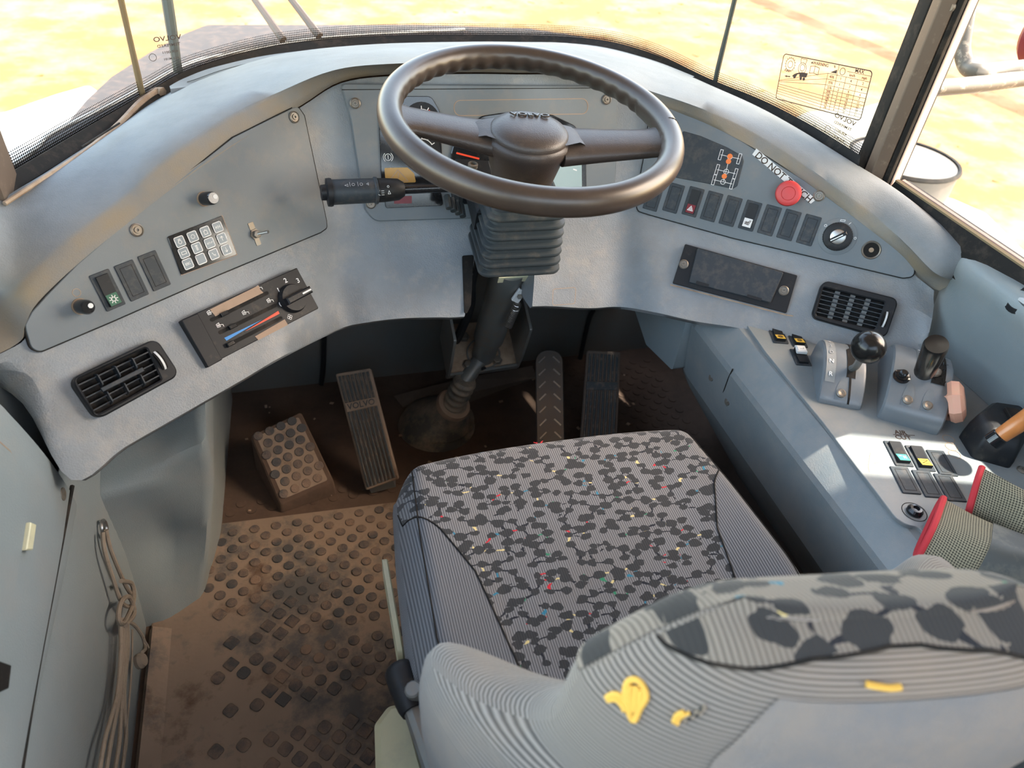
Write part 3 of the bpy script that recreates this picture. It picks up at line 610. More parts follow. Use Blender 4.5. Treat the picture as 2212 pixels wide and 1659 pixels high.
# ledge with demister slot along the windscreen
d0 = np.array(smooth([at(*p, z=.792) for p in [(366, 186), (400, 168), (470, 143), (600, 116), (800, 97), (1000, 91), (1250, 95), (1390, 124), (1500, 165)]], 60))
d1 = np.array(smooth([at(*p, z=.797) for p in [(368, 192), (430, 182), (520, 153), (640, 128), (820, 108), (1000, 102), (1240, 106), (1370, 131), (1490, 170)]], 60))
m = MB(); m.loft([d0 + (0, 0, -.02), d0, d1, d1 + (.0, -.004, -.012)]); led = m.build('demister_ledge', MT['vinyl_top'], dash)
ms = d0 * .45 + d1 * .55
m = MB(); m.loft([ms[6:54] + (0, .002, .0016), ms[6:54] + (0, -.0035, .0018)]); m.build('demister_slot', MT['rubber_seal'], led)
# short dark groove on the left shoulder
g0, g1 = at(176, 318, z=.803), at(258, 266, z=.803)
MB().tube([g0, (g0 + g1) / 2, g1], .0014, 6).build('groove', MT['rubber_seal'], dash)
# rust brown dust line in the gap behind the pad on the left
gp = smooth([at(*p, z=.782) for p in [(10, 440), (90, 388), (180, 330), (250, 275), (300, 225), (335, 200), (352, 200)]], 24)
MB().tube(gp, [.003 + .006 * (i / 23) ** 2 for i in range(24)], 6).build('dust_line', MT['rusty_plate'], dash)
# ------------------------------------------------ left control panel
lp = thing('left_control_panel', 'flat grey control panel with keypad and switches left of the steering wheel', 'panel', LP.hit(380, 560))
out_l = [(53, 701), (55, 715), (66, 752), (84, 760), (240, 694), (468, 594), (690, 502), (704, 492), (703, 478), (655, 250), (642, 232), (632, 233), (502, 298), (381, 393), (234, 512), (167, 569), (100, 637), (67, 674)]
slab('panel_plate', LP, out_l, -.004, .0035, MT['panel'], lp, r=[0, 0, .02, .012, 0, 0, .006, .006, .006, .006, .006, .006, 0, 0, 0, 0, 0, 0])
grv = inset(arc_round([LP.uv(*p) for p in out_l], [0, 0, .02, .012, 0, 0, .006, .006, .006, .006, .006, .006, 0, 0, 0, 0, 0, 0]), -.0016); MB().prism(LP, grv, -.003, .0022).build('panel_gap', MT['rubber_seal'], lp, sm=False)
for p in ((295, 497), (635, 253)): screw(LP, *p, lp, h=.0035, r=.009)
def dimmer(px, py, parent, rusty=True):
    o = LP.hit(px, py, .0035)
    k_ = MB().lathe(o, LP.n, [(0, 0), (.0085, 0), (.0095, .004), (.0092, .024), (.0075, .028), (0, .028)], 24, False).build('dimmer_knob', MT['black_gloss'], parent)
    pl = Plane(o, LP.ex, LP.ey); MB().prism(pl, circ(.003, .001, .0032, 12)[:-1], .0278, .0285).build('white_mark', MT['white_print'], k_)
    if rusty: MB().lathe(o, LP.n, [(0, 0), (.0105, 0), (.0105, .002), (0, .002)], 20, False).build('rusty_collar', MT['rusty_plate'], parent)
dimmer(173, 662, lp); dimmer(440, 430, lp)
lines('lamp_symbol', LP, [circ(*LP.uv(163, 632), .005, 10)], .0007, MT['rusty_plate'], lp, h=.0038)
# toggle
tp = LP.at(550, 506, .0035); tg = MB().lathe(tp.o, LP.n, [(0, 0), (.0085, 0), (.0085, .003), (.006, .0032), (.006, .009), (.0045, .0095), (0, .0095)], 6, False).build('toggle_switch', MT['steel_dirty'], lp)
MB().tube([tp.P(0, 0, .008), tp.P(.006, 0, .018), tp.P(.009, 0, .024)], [.0018, .0022, .0028], 8).build('lever', MT['steel'], tg)
MB().prism(tp, rect(tp, 0, .012, .009, .012), 0, .001).prism(tp, rect(tp, 0, -.011, .008, .012), 0, .001).build('tab_washer', MT['steel_dirty'], tg)
# ---- rocker switches
def rocker(plane, cx, cy, parent, kind='blank', w=.0262, h=.0500, rot=0, cap=None, capcol=None, name='rocker_switch', h0=.0035):
    pl = plane.at(cx, cy, h0).rot(rot)
    fr = MB().prism(pl, arc_round(rect(pl, 0, 0, w, h), .0015), 0, .002, .0006).build('switch_blank' if kind == 'blank' else name, MT['switch_blank' if kind != 'rocker' or True else 'black'], parent)
    if kind == 'blank':
        lines('groove', pl, [(lambda q: q + [q[0]])(rect(pl, 0, 0, w * .62, h * .78))], .0006, MT['rubber_seal'], fr, h=.0022)
    else:
        bw, bh = w * .60, h * .82; m = MB()
        prof = [(-bh / 2, .0075), (-bh * .15, .0045), (bh / 2, .006)] if kind == 'down' else [(-bh / 2, .0055), (bh * .1, .0048), (bh / 2, .010)]
        rows = [[pl.P(x, y, z) for y, z in [(-bh / 2, 0)] + prof + [(bh / 2, 0)]] for x in (-bw / 2, bw / 2)]
        m.loft(rows, False); m.add(rows[0], [(0, 1, 2, 3, 4)]); m.add(rows[1], [(0, 1, 2, 3, 4)])
        rk = m.build('rocker', MT['black'], fr, ang=20)
        if capcol:
            z0 = np.interp(-bh * .48, [p[0] for p in prof], [p[1] for p in prof]); z1 = np.interp(-bh * .12, [p[0] for p in prof], [p[1] for p in prof])
            a, b = pl.P(0, -bh * .48, z0), pl.P(0, -bh * .12, z1); cp = Plane((a + b) / 2, pl.ex, b - a); L_ = np.linalg.norm(b - a)
            MB().prism(cp, rect(cp, 0, 0, bw * .92, L_), -.0005, .0005).build('symbol_plate', MT[capcol], fr)
            s = bw * .3; c_ = MT['white_print'] if capcol in ('green', 'dark_red', 'teal') else MT['ink']
            if cap == 'lamp': sg = [circ(0, 0, s * .55)] + [[(s * .75 * math.cos(a), s * .75 * math.sin(a)), (s * 1.15 * math.cos(a), s * 1.15 * math.sin(a))] for a in [math.pi * q / 4 for q in range(8)]]
            elif cap == 'hazard': sg = [[(-s, -s * .7), (s, -s * .7), (0, s), (-s, -s * .7)], [(-s * .45, -s * .4), (s * .45, -s * .4), (0, s * .35), (-s * .45, -s * .4)]]
            elif cap == 'heat': sg = [[(-s, -s * .5), (s * .5, -s * .7), (s, s)], [(-s, 0), (s * .3, 0), (s * .6, s)]] + [[(x * s, -s * .5), (x * s, s * .4)] for x in (-.6, -.2, .2)]
            elif cap == 'gear': sg = [circ(0, 0, s * .4), circ(0, 0, s * .75)] + [[(s * .75 * math.cos(a), s * .75 * math.sin(a)), (s * math.cos(a), s * math.sin(a))] for a in [math.pi * q / 5 for q in range(10)]]
            elif cap == 'pump': sg = [circ(0, 0, s * .4), circ(0, 0, s * .75, 14, 130, 410), [(-s * .4, s * .6), (-s * .4, s), (s * .4, s), (s * .4, s * .6)]]
            elif cap == 'bars': sg = [[(-s, s * .6), (-s * .3, s * .6)], [(s * .2, -s * .6), (s * .2, s * .6)], [(s * .8, -s * .6), (s * .8, s * .6)], [(s * .2, 0), (s * .8, 0)]]
            elif cap == 'zed': sg = [[(-s, s * .7), (s, s * .7), (-s, -s * .7), (s, -s * .7)], [(-s, -s * .7), (s, s * .7)]]
            else: sg = [[(-s * .5, 0), (s * .5, 0)]]
            lines('switch_symbol', cp, sg, bw * .06, c_, fr, h=.0008)
    return fr
rocker(LP, 232, 627, lp, 'down', cap='lamp', capcol='green'); rocker(LP, 284, 606, lp); rocker(LP, 333, 585, lp)
# ---- keypad
kp = thing('button_keypad', 'black keypad with twelve white framed buttons on the left panel', 'keypad', LP.hit(433, 530))
kc = [LP.uv(*p) for p in ((388, 594), (508, 550), (476, 466), (358, 512))]
MB().prism(LP, arc_round([kc[0], kc[1], kc[2], kc[3]], .002), .003, .0055, .0006).build('keypad_body', MT['black_gloss'], kp)
lines('dusty_edge', LP, [[kc[0], kc[1], kc[2]]], .0014, MT['tan_tape'], kp, h=.0050)
def bil(u, v): u, v = u, v; return (1 - v) * ((1 - u) * kc[3] + u * kc[2]) + v * ((1 - u) * kc[0] + u * kc[1])
icons = ['oil', 'dot', 'jug', 'axle', 'bat', 'T', 'SETUP', 'up', 'ESC', '', 'hand', 'dn']
for i in range(12):
    r, c = divmod(i, 4); p = bil(.155 + .23 * c, .21 + .29 * r); pl = Plane(LP.P(*p, .0055), LP.ex, LP.ey); s = .0068
    kb = MB().prism(pl, arc_round(rect(pl, 0, 0, 2 * s, 2 * s), .002), 0, .0012, .0004).build('key', MT['grey_key'], kp)
    q = arc_round(rect(pl, 0, 0, 2 * s, 2 * s), .002); lines('key_frame', pl, [q + [q[0]]], .0011, MT['white_print'], kb, h=.0014)
    ic = icons[i]; a = s * .5
    if ic in ('ESC', 'SETUP'): text(ic, pl, 0, 0, .0048 if ic == 'ESC' else .0034, MT['white_print'], kb, h=.0014)
    else:
        sg = {'oil': [circ(0, -a * .2, a * .7), [(-a * .4, a * .4), (-a * .4, a), (a * .4, a), (a * .4, a * .4)]], 'dot': [circ(0, 0, a * .8)], 'jug': [[(-a * .7, a * .5), (-a * .7, -a), (a * .7, -a), (a * .7, a * .5), (-a * .7, a * .5)], [(0, a * .5), (0, a)]],
              'axle': [circ(0, 0, a * .45), [(-a, -a * .6), (-a, a * .6)], [(a, -a * .6), (a, a * .6)], [(-a, 0), (-a * .45, 0)], [(a * .45, 0), (a, 0)]], 'bat': [[(-a, a * .5), (-a, -a * .6), (a, -a * .6), (a, a * .5), (-a, a * .5)]],
              'T': [[(-a * .6, a), (a * .6, a)], [(-a * .25, a), (-a * .25, -a)], [(a * .25, a), (a * .25, -a)]], 'up': [[(0, -a), (0, a)], [(-a * .6, a * .3), (0, a), (a * .6, a * .3)]], 'dn': [[(0, a), (0, -a)], [(-a * .6, -a * .3), (0, -a), (a * .6, -a * .3)]],
              'hand': [[(-a * .5, a * .8), (0, -a * .5), (a * .6, -a * .2), (a * .5, -a)]], '': []}[ic]
        if sg: lines('key_symbol', pl, sg, .0007, MT['white_print'], kb, h=.0014)
# ------------------------------------------------ instrument cluster
ic = thing('instrument_cluster', 'grey instrument cluster behind the steering wheel with black gauges', 'instrument panel', CP.hit(1040, 300))
slab('cluster_bezel', CP, [(735, 180), (757, 260), (775, 380), (788, 452), (808, 478), (1325, 462), (1330, 300), (1332, 186)], -.004, .006, MT['panel'], ic, r=[.006, 0, 0, 0, .02, .02, 0, .006], cham=.002)
lines('bezel_seam', CP, [[CP.uv(738, 194), CP.uv(1331, 190)]], .0012, MT['rubber_seal'], ic, h=.0063)
q = arc_round([CP.uv(978, 217), CP.uv(1266, 213), CP.uv(1268, 246), CP.uv(980, 250)], .011); lines('label_recess', CP, [q + [q[0]]], .0012, MT['tan_tape'], ic, h=.0064)
for p in ((767, 223), (1310, 215), (801, 440)): screw(CP, *p, ic, h=.006, r=.0085)
slab('gauge_window', CP, [(816, 232), (866, 208), (930, 208), (948, 240), (954, 345), (953, 397), (823, 397)], .006, .0078, MT['black_gloss'], ic, r=[.01, .01, .012, .012, .003, .006, .006])
slab('warning_display', CP, [(829, 362), (879, 361), (893, 374), (897, 393), (832, 395)], .0078, .0082, MT['amber_display'], ic, cham=0)
lines('warning_triangle', CP, [[CP.uv(838, 391), CP.uv(858, 366), CP.uv(880, 390), CP.uv(838, 391)], [CP.uv(859, 373), CP.uv(859, 384)]], .0012, MT['rusty_plate'], ic, h=.0086)
c_ = CP.uv(837, 339); lines('brake_symbol', CP, [circ(*c_, .0052), circ(*c_, .0078, 8, -50, 50), circ(*c_, .0078, 8, 130, 230), [c_ + (0, -.003), c_ + (0, .003)]], .0008, MT['white_print'], ic, h=.0082)
for (gx, gy, r0, a0, a1, na) in ((910, 262, .0185, 30, 150, 52), (911, 325, .0185, 30, 150, 140)):
    c_ = CP.uv(gx, gy); g = MB().prism(CP, circ(*c_, .030, 28)[:-1], .0078, .0084).build('gauge', MT['black'], ic)
    sg = [circ(*c_, r0, 12, a0, a1)] + [[c_ + r0 * np.array([math.cos(math.radians(a)), math.sin(math.radians(a))]), c_ + (r0 + .005) * np.array([math.cos(math.radians(a)), math.sin(math.radians(a))])] for a in np.linspace(a0, a1, 5)]
    lines('scale', CP, sg, .0013, MT['white_print'], g, h=.0088); lines('needle', CP, [[c_, c_ + .021 * np.array([math.cos(math.radians(na)), math.sin(math.radians(na))])]], .0017, MT['needle'], g, h=.0094)
slab('main_gauge_window', CP, [(972, 440), (972, 330), (985, 285), (1040, 250), (1110, 240), (1190, 248), (1240, 272), (1262, 318), (1264, 440)], .006, .0095, MT['black_gloss'], ic, r=.02, cham=.0015)
slab('dial_panel', CP, [(1075, 430), (1075, 300), (1130, 262), (1200, 268), (1240, 300), (1252, 330), (1253, 430)], .0095, .0100, MT['lcd'], ic, r=.01, cham=0)
c_ = CP.uv(1040, 342); sg = []
for k in range(9):
    a = math.radians(215 - k * 16); d = np.array([math.cos(a), math.sin(a)]); sg.append([c_ + .040 * d, c_ + .046 * d])
for k in range(6):
    a = math.radians(40 - k * 12); c2 = CP.uv(1180, 345); d = np.array([math.cos(a), math.sin(a)]); sg.append([c2 + .050 * d, c2 + .056 * d])
lines('dial_marks', CP, sg, .002, MT['white_print'], ic, h=.0104)
lines('red_needle', CP, [[CP.uv(984, 330), CP.uv(1031, 342)]], .003, MT['needle'], ic, h=.011)
slab('lower_display', CP, [(828, 417), (951, 414), (956, 443), (832, 449)], .006, .0078, MT['black_gloss'], ic, r=.004)
slab('red_warning_light', CP, [(849, 423), (888, 422), (888, 438), (850, 439)], .0078, .0083, MT['dark_red'], ic, r=0, cham=0)
# ------------------------------------------------ right control panel
rp = thing('right_control_panel', 'flat grey control panel with nine switches right of the steering wheel', 'panel', RP.hit(1650, 430))
RPO = [(1403, 240), (1398, 300), (1391, 343), (1373, 436), (1379, 456), (1401, 463), (1584, 514), (1818, 569), (1950, 600), (1975, 597), (1973, 567), (1935, 537), (1857, 477), (1740, 392), (1584, 294), (1506, 255), (1447, 228), (1420, 222)]
RPR = [.005, 0, 0, .01, .008, .01, 0, 0, .015, .012, .012, 0, 0, 0, 0, 0, 0, .004]
slab('panel_plate', RP, RPO, -.004, .0035, MT['panel'], rp, r=RPR)
MB().prism(RP, inset(arc_round([RP.uv(*p) for p in RPO], RPR), -.0016), -.003, .0022).build('panel_gap', MT['rubber_seal'], rp, sm=False)
for i, p in enumerate([(1412, 424), (1455, 428), (1497, 436), (1537, 446), (1578, 456), (1620, 466), (1662, 476), (1704, 486), (1747, 497)]):
    rocker(RP, *p, rp, 'down' if i in (2, 5) else 'blank', cap={2: 'hazard', 5: 'heat'}.get(i), capcol={2: 'dark_red', 5: 'white_print'}.get(i), rot=-2)
dp = slab('display_window', RP, [(1475, 283), (1514, 294), (1570, 318), (1604, 337), (1607, 349), (1593, 402), (1583, 408), (1520, 395), (1455, 383)], .0035, .0048, MT['switch_blank'], rp, r=[.003, 0, 0, .004, .004, .004, .004, 0, .003])
def axle(px, py, cols):
    u, v = RP.uv(px, py); w, h = .016, .0085; sg = [[(u - w, v), (u + w, v)]]
    for s in (-1, 1): sg.append([(u + s * w - .0022, v - h), (u + s * w + .0022, v - h), (u + s * w + .0022, v + h), (u + s * w - .0022, v + h), (u + s * w - .0022, v - h)])
    return sg + [circ(u, v, .0042, 10)]
sg = axle(1577, 339, 0) + axle(1569, 371, 0) + axle(1562, 393, 0) + [[RP.uv(1575, 345), RP.uv(1563, 392)]]
lines('axle_diagram', RP, sg, .0009, MT['white_print'], dp, h=.0054)
for p in ((1577, 338), (1574, 349), (1565, 381)): MB().prism(RP, circ(*RP.uv(*p), .0044, 12)[:-1], .0048, .0062).build('orange_light', MT['orange'], dp)
screw(RP, 1769, 423, rp, h=.0035, r=.0095)
# tape label with writing
tl = thing('tape_label', 'white tape label reading DO NOT TOUCH above the red stop button', 'label', RP.hit(1690, 380))
slab('tape', RP, [(1634, 321), (1763, 431), (1751, 440), (1625, 334)], .0036, .0042, MT['paper'], tl, r=0, cham=0)
a_, b_ = RP.uv(1650, 346), RP.uv(1740, 423); dd = b_ - a_; TP = Plane(RP.P(*((a_ + b_) / 2)), RP.ex * dd[0] + RP.ey * dd[1], np.cross(RP.n, RP.ex * dd[0] + RP.ey * dd[1]))
text('DO NOT TOUCH', TP, -.002, -.0005, .0155, MT['ink'], tl, h=.0045, ext=.0001)
es = thing('stop_button', 'round red emergency stop button on the right control panel', 'button', RP.hit(1697, 412))
o = RP.hit(1702, 418, .0035)
MB().lathe(o, RP.n, [(0, 0), (.0115, 0), (.0115, .012), (0, .012)], 24, False).build('stem', MT['black'], es)
MB().lathe(o, RP.n, [(.0, .012), (.017, .012), (.0205, .015), (.0212, .020), (.0195, .024), (.0165, .0255), (.0115, .0255), (.011, .0248), (.0105, .0255), (0, .0262)], 36, False).build('cap', MT['red'], es)
# ignition
ig = thing('ignition_switch', 'round black ignition switch with a silver key slot on the right panel', 'switch', RP.hit(1810, 512))
o = RP.hit(1809, 511, .0035); IP = Plane(o, RP.ex, RP.ey)
MB().lathe(o, RP.n, [(0, 0), (.031, 0), (.031, .0008), (.0295, .0014), (0, .0014)], 40, False).build('scale_ring', MT['panel'], ig)
m = MB(); seg = 72; rws = []
for r, h in ((.0225, .0014), (.0235, .003), (.0225, .007), (.018, .0085), (.013, .0085)): rws.append([IP.P((r + (.0006 if k % 2 and h < .008 else 0)) * math.cos(2 * math.pi * k / seg), (r + (.0006 if k % 2 and h < .008 else 0)) * math.sin(2 * math.pi * k / seg), h) for k in range(seg)])
m.loft(rws, True); m.build('knurled_ring', MT['black'], ig)
kc2 = MB().lathe(o, RP.n, [(.0125, .0), (.0125, .009), (.011, .0098), (0, .0098)], 28, False).build('silver_core', MT['steel'], ig)
MB().box(IP.P(0, 0, .012), RP.ex * .75 + RP.ey * .66, np.cross(RP.n, RP.ex * .75 + RP.ey * .66), .0145, .003, .003, .0012).build('key_bar', MT['black'], ig)
MB().box(IP.P(-.002, -.002, .0155), RP.ex * .75 + RP.ey * .66, np.cross(RP.n, RP.ex * .75 + RP.ey * .66), .0105, .0008, .0006, 0).build('key_mark', MT['white_print'], ig)
lines('scale_marks', IP, [circ(-.024, .013, .002, 8), [(.0105, .0235), (.013, .027)], circ(.0275, .004, .0018, 8), [(-.004, .0255), (.003, .0265), (.003, .029), (-.004, .028), (-.004, .0255)]], .0008, MT['white_print'], ig, h=.0018)
so_ = thing('power_socket', 'round dark power socket with a pale rim at the right end of the panel', 'socket', RP.hit(1882, 540))
o = RP.hit(1882, 540, .0035)
MB().lathe(o, RP.n, [(.0125, -.02), (.0125, .001), (.0145, .002), (.0155, .001), (.0155, 0)], 32, False).build('rim', MT['steel_dirty'], so_)
MB().lathe(o, RP.n, [(0, .0), (.0124, .0), (.0124, .0008), (0, .0004)], 24, False).build('well', MT['rubber_seal'], so_); MB().lathe(o, RP.n, [(0, 0), (.004, .0), (.004, .0015), (0, .002)], 12, False).build('contact', MT['rusty_plate'], so_)
# ------------------------------------------------ heater controls
H0 = .009
hv = thing('heater_control', 'black slanted heater control plate with three slots and a fan knob', 'control panel', FP.hit(540, 690))
slab('control_plate', FP, [(388, 693), (636, 581), (683, 668), (443, 793)], -.004, H0, MT['black'], hv, r=.002, cham=.001)
slab('end_flap', FP, [(386, 695), (421, 680), (474, 779), (443, 796)], -.002, H0 + .0025, MT['black'], hv, r=.001, cham=.001)
for i, (a, b) in enumerate((((449, 695), (574, 634)), ((467, 722), (591, 661)), ((482, 750), (604, 688)))):
    a, b = FP.uv(*a), FP.uv(*b); d = unit(b - a); nq = np.array([-d[1], d[0]]) * .0028
    MB().prism(FP, arc_round([a - nq, b - nq, b + nq, a + nq], .0027), H0, H0 + .0003).build('slot', MT['rubber_seal'], hv)
    c_ = a + (b - a) * (.22, .22, .07)[i]; s_ = MB().box(FP.P(*c_, H0 + .003), FP.ex, FP.ey, .006, .003, .003, .001).build('slider', MT['black_gloss'], hv)
MB().prism(FP, [FP.uv(479, 732), FP.uv(484, 738), FP.uv(560, 693)], H0, H0 + .0005).build('blue_wedge', MT['blue'], hv, sm=False)
MB().prism(FP, [FP.uv(595, 674), FP.uv(598, 680), FP.uv(524, 718)], H0, H0 + .0005).build('red_wedge', MT['needle'], hv, sm=False)
MB().prism(FP, [FP.uv(*p) for p in ((448, 671), (553, 619), (556, 628), (563, 635), (475, 678), (460, 686))], H0, H0 + .0006).build('tape_strip', MT['tan_tape'], hv, sm=False)
MB().prism(FP, [FP.uv(*p) for p in ((545, 729), (609, 692), (616, 704), (552, 737))], H0, H0 + .0006).build('tape_strip', MT['tan_tape'], hv, sm=False)
o = FP.hit(631, 645, H0); KP = Plane(o, FP.ex, FP.ey)
kn = MB().lathe(o, FP.n, [(0, 0), (.0225, 0), (.0225, .003), (.0205, .006), (.020, .009), (0, .009)], 36, False).build('fan_knob', MT['black'], hv)
kd = unit(FP.uv(661, 630) - FP.uv(619, 652)); kx = FP.ex * kd[0] + FP.ey * kd[1]
MB().box(KP.P(0, 0, .014) + kx * .004, kx, np.cross(FP.n, kx), .023, .0055, .006, .002).build('grip', MT['black'], kn)
MB().box(KP.P(0, 0, .0202) + kx * .017, kx, np.cross(FP.n, kx), .008, .0013, .0004, 0).build('white_mark', MT['white_print'], kn)
for s_, p in (('0', (601, 660)), ('1', (596, 630)), ('2', (611, 609)), ('3', (638, 609))): text(s_, FP, *FP.uv(*p), .0105, MT['white_print'], hv, h=H0 + .0003)
for px, py in ((553, 624), (577, 651), (524, 677), (469, 704), (449, 677), (620, 687)):
    u, v = FP.uv(px, py); s = .0045
    sg = [circ(u + s * .5 * math.cos(a), v + s * .5 * math.sin(a), s * .42, 8) for a in (0, 1.57, 3.14, 4.71)] if px == 620 else [[(u - s, v + s * .5), (u, v + s * .7), (u, v - s * .6), (u - s, v - s * .5), (u - s, v + s * .5)], [(u, v), (u + s, v - s * .3), (u + s, v - s)], circ(u - s * .5, v, s * .25, 6)]
    lines('heater_symbol', FP, sg, .0007, MT['white_print'], hv, h=H0 + .0005)
# ------------------------------------------------ air vents
def vent(name, plane, outer, inner, label, nh_, nv, wheel, pivot=False):
    v = thing(name, label, 'vent', plane.hit(*[sum(p[i] for p in outer) / 4 for i in (0, 1)])); T = .015
    po = arc_round(pxs(plane, outer), .012, 5); pi = arc_round(pxs(plane, inner), .003, 5)
    MB().ring(plane, po, pi, -.003, T, .002).build('frame', MT['black'], v)
    MB().prism(plane, pxs(plane, inner), .0005, .0015).build('backing', MT['rubber_seal'], v)
    a, b, c, d = pxs(plane, inner)   # bl, br, tr, tl in plane sense
    def bl(u, w): return (1 - w) * ((1 - u) * a + u * b) + w * ((1 - u) * d + u * c)
    for i in range(nh_):
        w = (i + .75) / (nh_ + .5); p, q = bl(0, w), bl(1, w); P0, P1 = plane.P(*p, .008), plane.P(*q, .008)
        MB().box((P0 + P1) / 2, P1 - P0, plane.ey, np.linalg.norm(P1 - P0) / 2, .0008, .005, 0).build('slat', MT['switch_blank'], v)
    for i in range(nv):
        u = (i + 1) / (nv + 1); p, q = bl(u, 0), bl(u, 1); zc = .0125 if pivot else .004; P0, P1 = plane.P(*p, zc), plane.P(*q, zc)
        if pivot:
            for (s0, s1) in ((0.04, .46), (.54, .96)):
                A0, A1 = P0 + (P1 - P0) * s0, P0 + (P1 - P0) * s1; pl = Plane((A0 + A1) / 2, (A1 - A0), plane.n); L_ = np.linalg.norm(A1 - A0) / 2
                MB().prism(pl, arc_round([(-L_, -.008), (L_, -.008), (L_ * .7, .008), (-L_ * .7, .008)], .003), -.0008, .0008).build('vane', MT['switch_blank'], v)
        else: MB().box((P0 + P1) / 2, P1 - P0, plane.ex, np.linalg.norm(P1 - P0) / 2, .004, .002, 0).build('vane', MT['steel_dark'], v)
    if pivot:
        p, q = bl(.2, .5), bl(.82, .5); P0, P1 = plane.P(*p, .018), plane.P(*q, .018); MB().box((P0 + P1) / 2, P1 - P0, plane.ey, np.linalg.norm(P1 - P0) / 2, .0028, .0015, .0006).build('link_bar', MT['switch_blank'], v)
    w0, w1 = wheel; P0, P1 = plane.hit(*w0, T), plane.hit(*w1, T); ax = np.cross(unit(P1 - P0), plane.n); c0 = (P0 + P1) / 2 - plane.n * .010; R_ = np.linalg.norm(P1 - P0) / 2 * 1.05
    wh = MB().lathe(c0 - ax * .004, ax, [(0, 0), (R_, 0), (R_, .008), (0, .008)], 24, False).build('thumb_wheel', MT['rubber_seal'], v)
    MB().lathe(c0 - ax * .0014, ax, [(0, 0), (R_ + .0007, 0), (R_ + .0007, .0028), (0, .0028)], 24, False).build('white_stripe', MT['paper'], wh)
    return v
vent('left_air_vent', FP, [(203, 910), (382, 812), (330, 733), (145, 822)], [(203, 898), (341, 823), (309, 754), (158, 824)], 'black air vent with crossed vanes at the left end of the dashboard', 5, 3, ((331, 757), (360, 800)), True)
vent('right_air_vent', FR, [(1749, 688), (1909, 733), (1938, 648), (1775, 607)], [(1760, 682), (1886, 713), (1908, 655), (1776, 623)], 'black air vent with six thin slats at the right end of the dashboard', 6, 3, ((1918, 671), (1905, 709)))
# ------------------------------------------------ storage compartment on the right
sb = thing('storage_compartment', 'grubby black storage lid on a screwed plate below the right panel', 'compartment', FR.hit(1580, 600))
q = arc_round(pxs(FR, [(1449, 616), (1478, 523), (1742, 590), (1712, 683)]), .004)
slab('mounting_plate', FR, [(1453, 613), (1480, 528), (1722, 596), (1698, 677)], -.003, .0055, MT['black'], sb, r=.002)
lines('rusty_edge', FR, [[FR.uv(1449, 616), FR.uv(1698, 681), FR.uv(1712, 683)]], .0022, MT['rusty_plate'], sb, h=.0045)
slab('lid', FR, [(1487, 612), (1506, 537), (1692, 590), (1664, 656)], .0055, .0105, MT['switch_blank'], sb, r=.003, cham=.0015)
for a, b in (((1503, 614), (1530, 622)), ((1612, 643), (1643, 652))): slab('hinge_tab', FR, [a, b, (b[0] + 2, b[1] - 6), (a[0] + 2, a[1] - 6)], .0105, .0115, MT['black'], sb, r=0, cham=0)
for p in ((1477, 571), (1693, 628)): screw(FR, *p, sb, h=.0055, r=.0085)
# blank cover square low on the facia right of the column
q = arc_round(pxs(FC, [(1192, 625), (1241, 621), (1239, 656), (1191, 660)]), .004); lines('cover_outline', FC, [q + [q[0]]], .001, MT['tan_tape'], dash, h=.0075)
# ================================================================== RIGHT CONSOLE
ZC = .530
con = thing('side_console', 'long blue grey side console running back on the right of the seat', 'console', (.5, .6, 0))
# cross-section swept along y
csx = [(.76, .528), (.47, .528), (.432, .5285), (.412, .527), (.401, .5245), (.394, .519), (.372, .494), (.366, .486), (.363, .476), (.368, .42), (.376, .36), (.39, .33), (.60, .02), (.62, .0)]
ys = [1.16, 1.12, 1.04, .98, .9, .7, .5, .3, .1, -.1]
rows = []
for i, y in enumerate(ys):
    sl = [0.10, .06, .02, 0, 0, 0, 0, 0, 0, 0][i]; rows.append([(x + (sl if 1 < j else 0) * .9, y, z - (.02 * max(0, y - .98) / .1 if j > 0 else 0)) for j, (x, z) in enumerate(csx)])
m = MB(); m.loft(rows); m.add(rows[0], [tuple(range(len(csx)))]); m.build('console_body', MT['console'], con, ang=16)
CS = Plane((.45, .8, ZC), (1, 0, 0), (0, 1, 0))
slab('top_plate', CS, [(1588, 668), (1612, 664), (1712, 690), (1985, 768), (2212, 990), (2330, 1150), (2330, 1400), (2120, 1330), (1985, 1140), (1958, 1136), (1933, 1119), (1778, 915), (1651, 759)], -.004, .0015, MT['console'], con, r=[.01, .01, 0, 0, 0, 0, 0, 0, .02, .02, .01, 0, 0])
CR = CS.rot(-17)
def csc(px, py, r=.010, cap=False):
    o = CS.hit(px, py, .0015)
    if cap:
        MB().lathe(o, (0, 0, 1), [(.016, 0), (.0165, .0004), (.016, .0008), (.0155, .0004)], 28, False).build('washer', MT['rubber_seal'], con)
        MB().lathe(o, (0, 0, 1), [(0, 0), (.0105, 0), (.0105, .004), (.0075, .0075), (.0045, .0078), (.004, .005), (0, .005)], 24, False).build('screw', MT['black_gloss'], con)
    else: MB().lathe(o, (0, 0, 1), [(0, 0), (r, 0), (r, .001), (r * .7, .003), (r * .3, .003), (r * .25, .001), (0, .001)], 20, False).build('screw', MT['steel_dirty'], con)
csc(1629, 692); csc(1975, 1106, cap=True); csc(2209, 1016, .008)
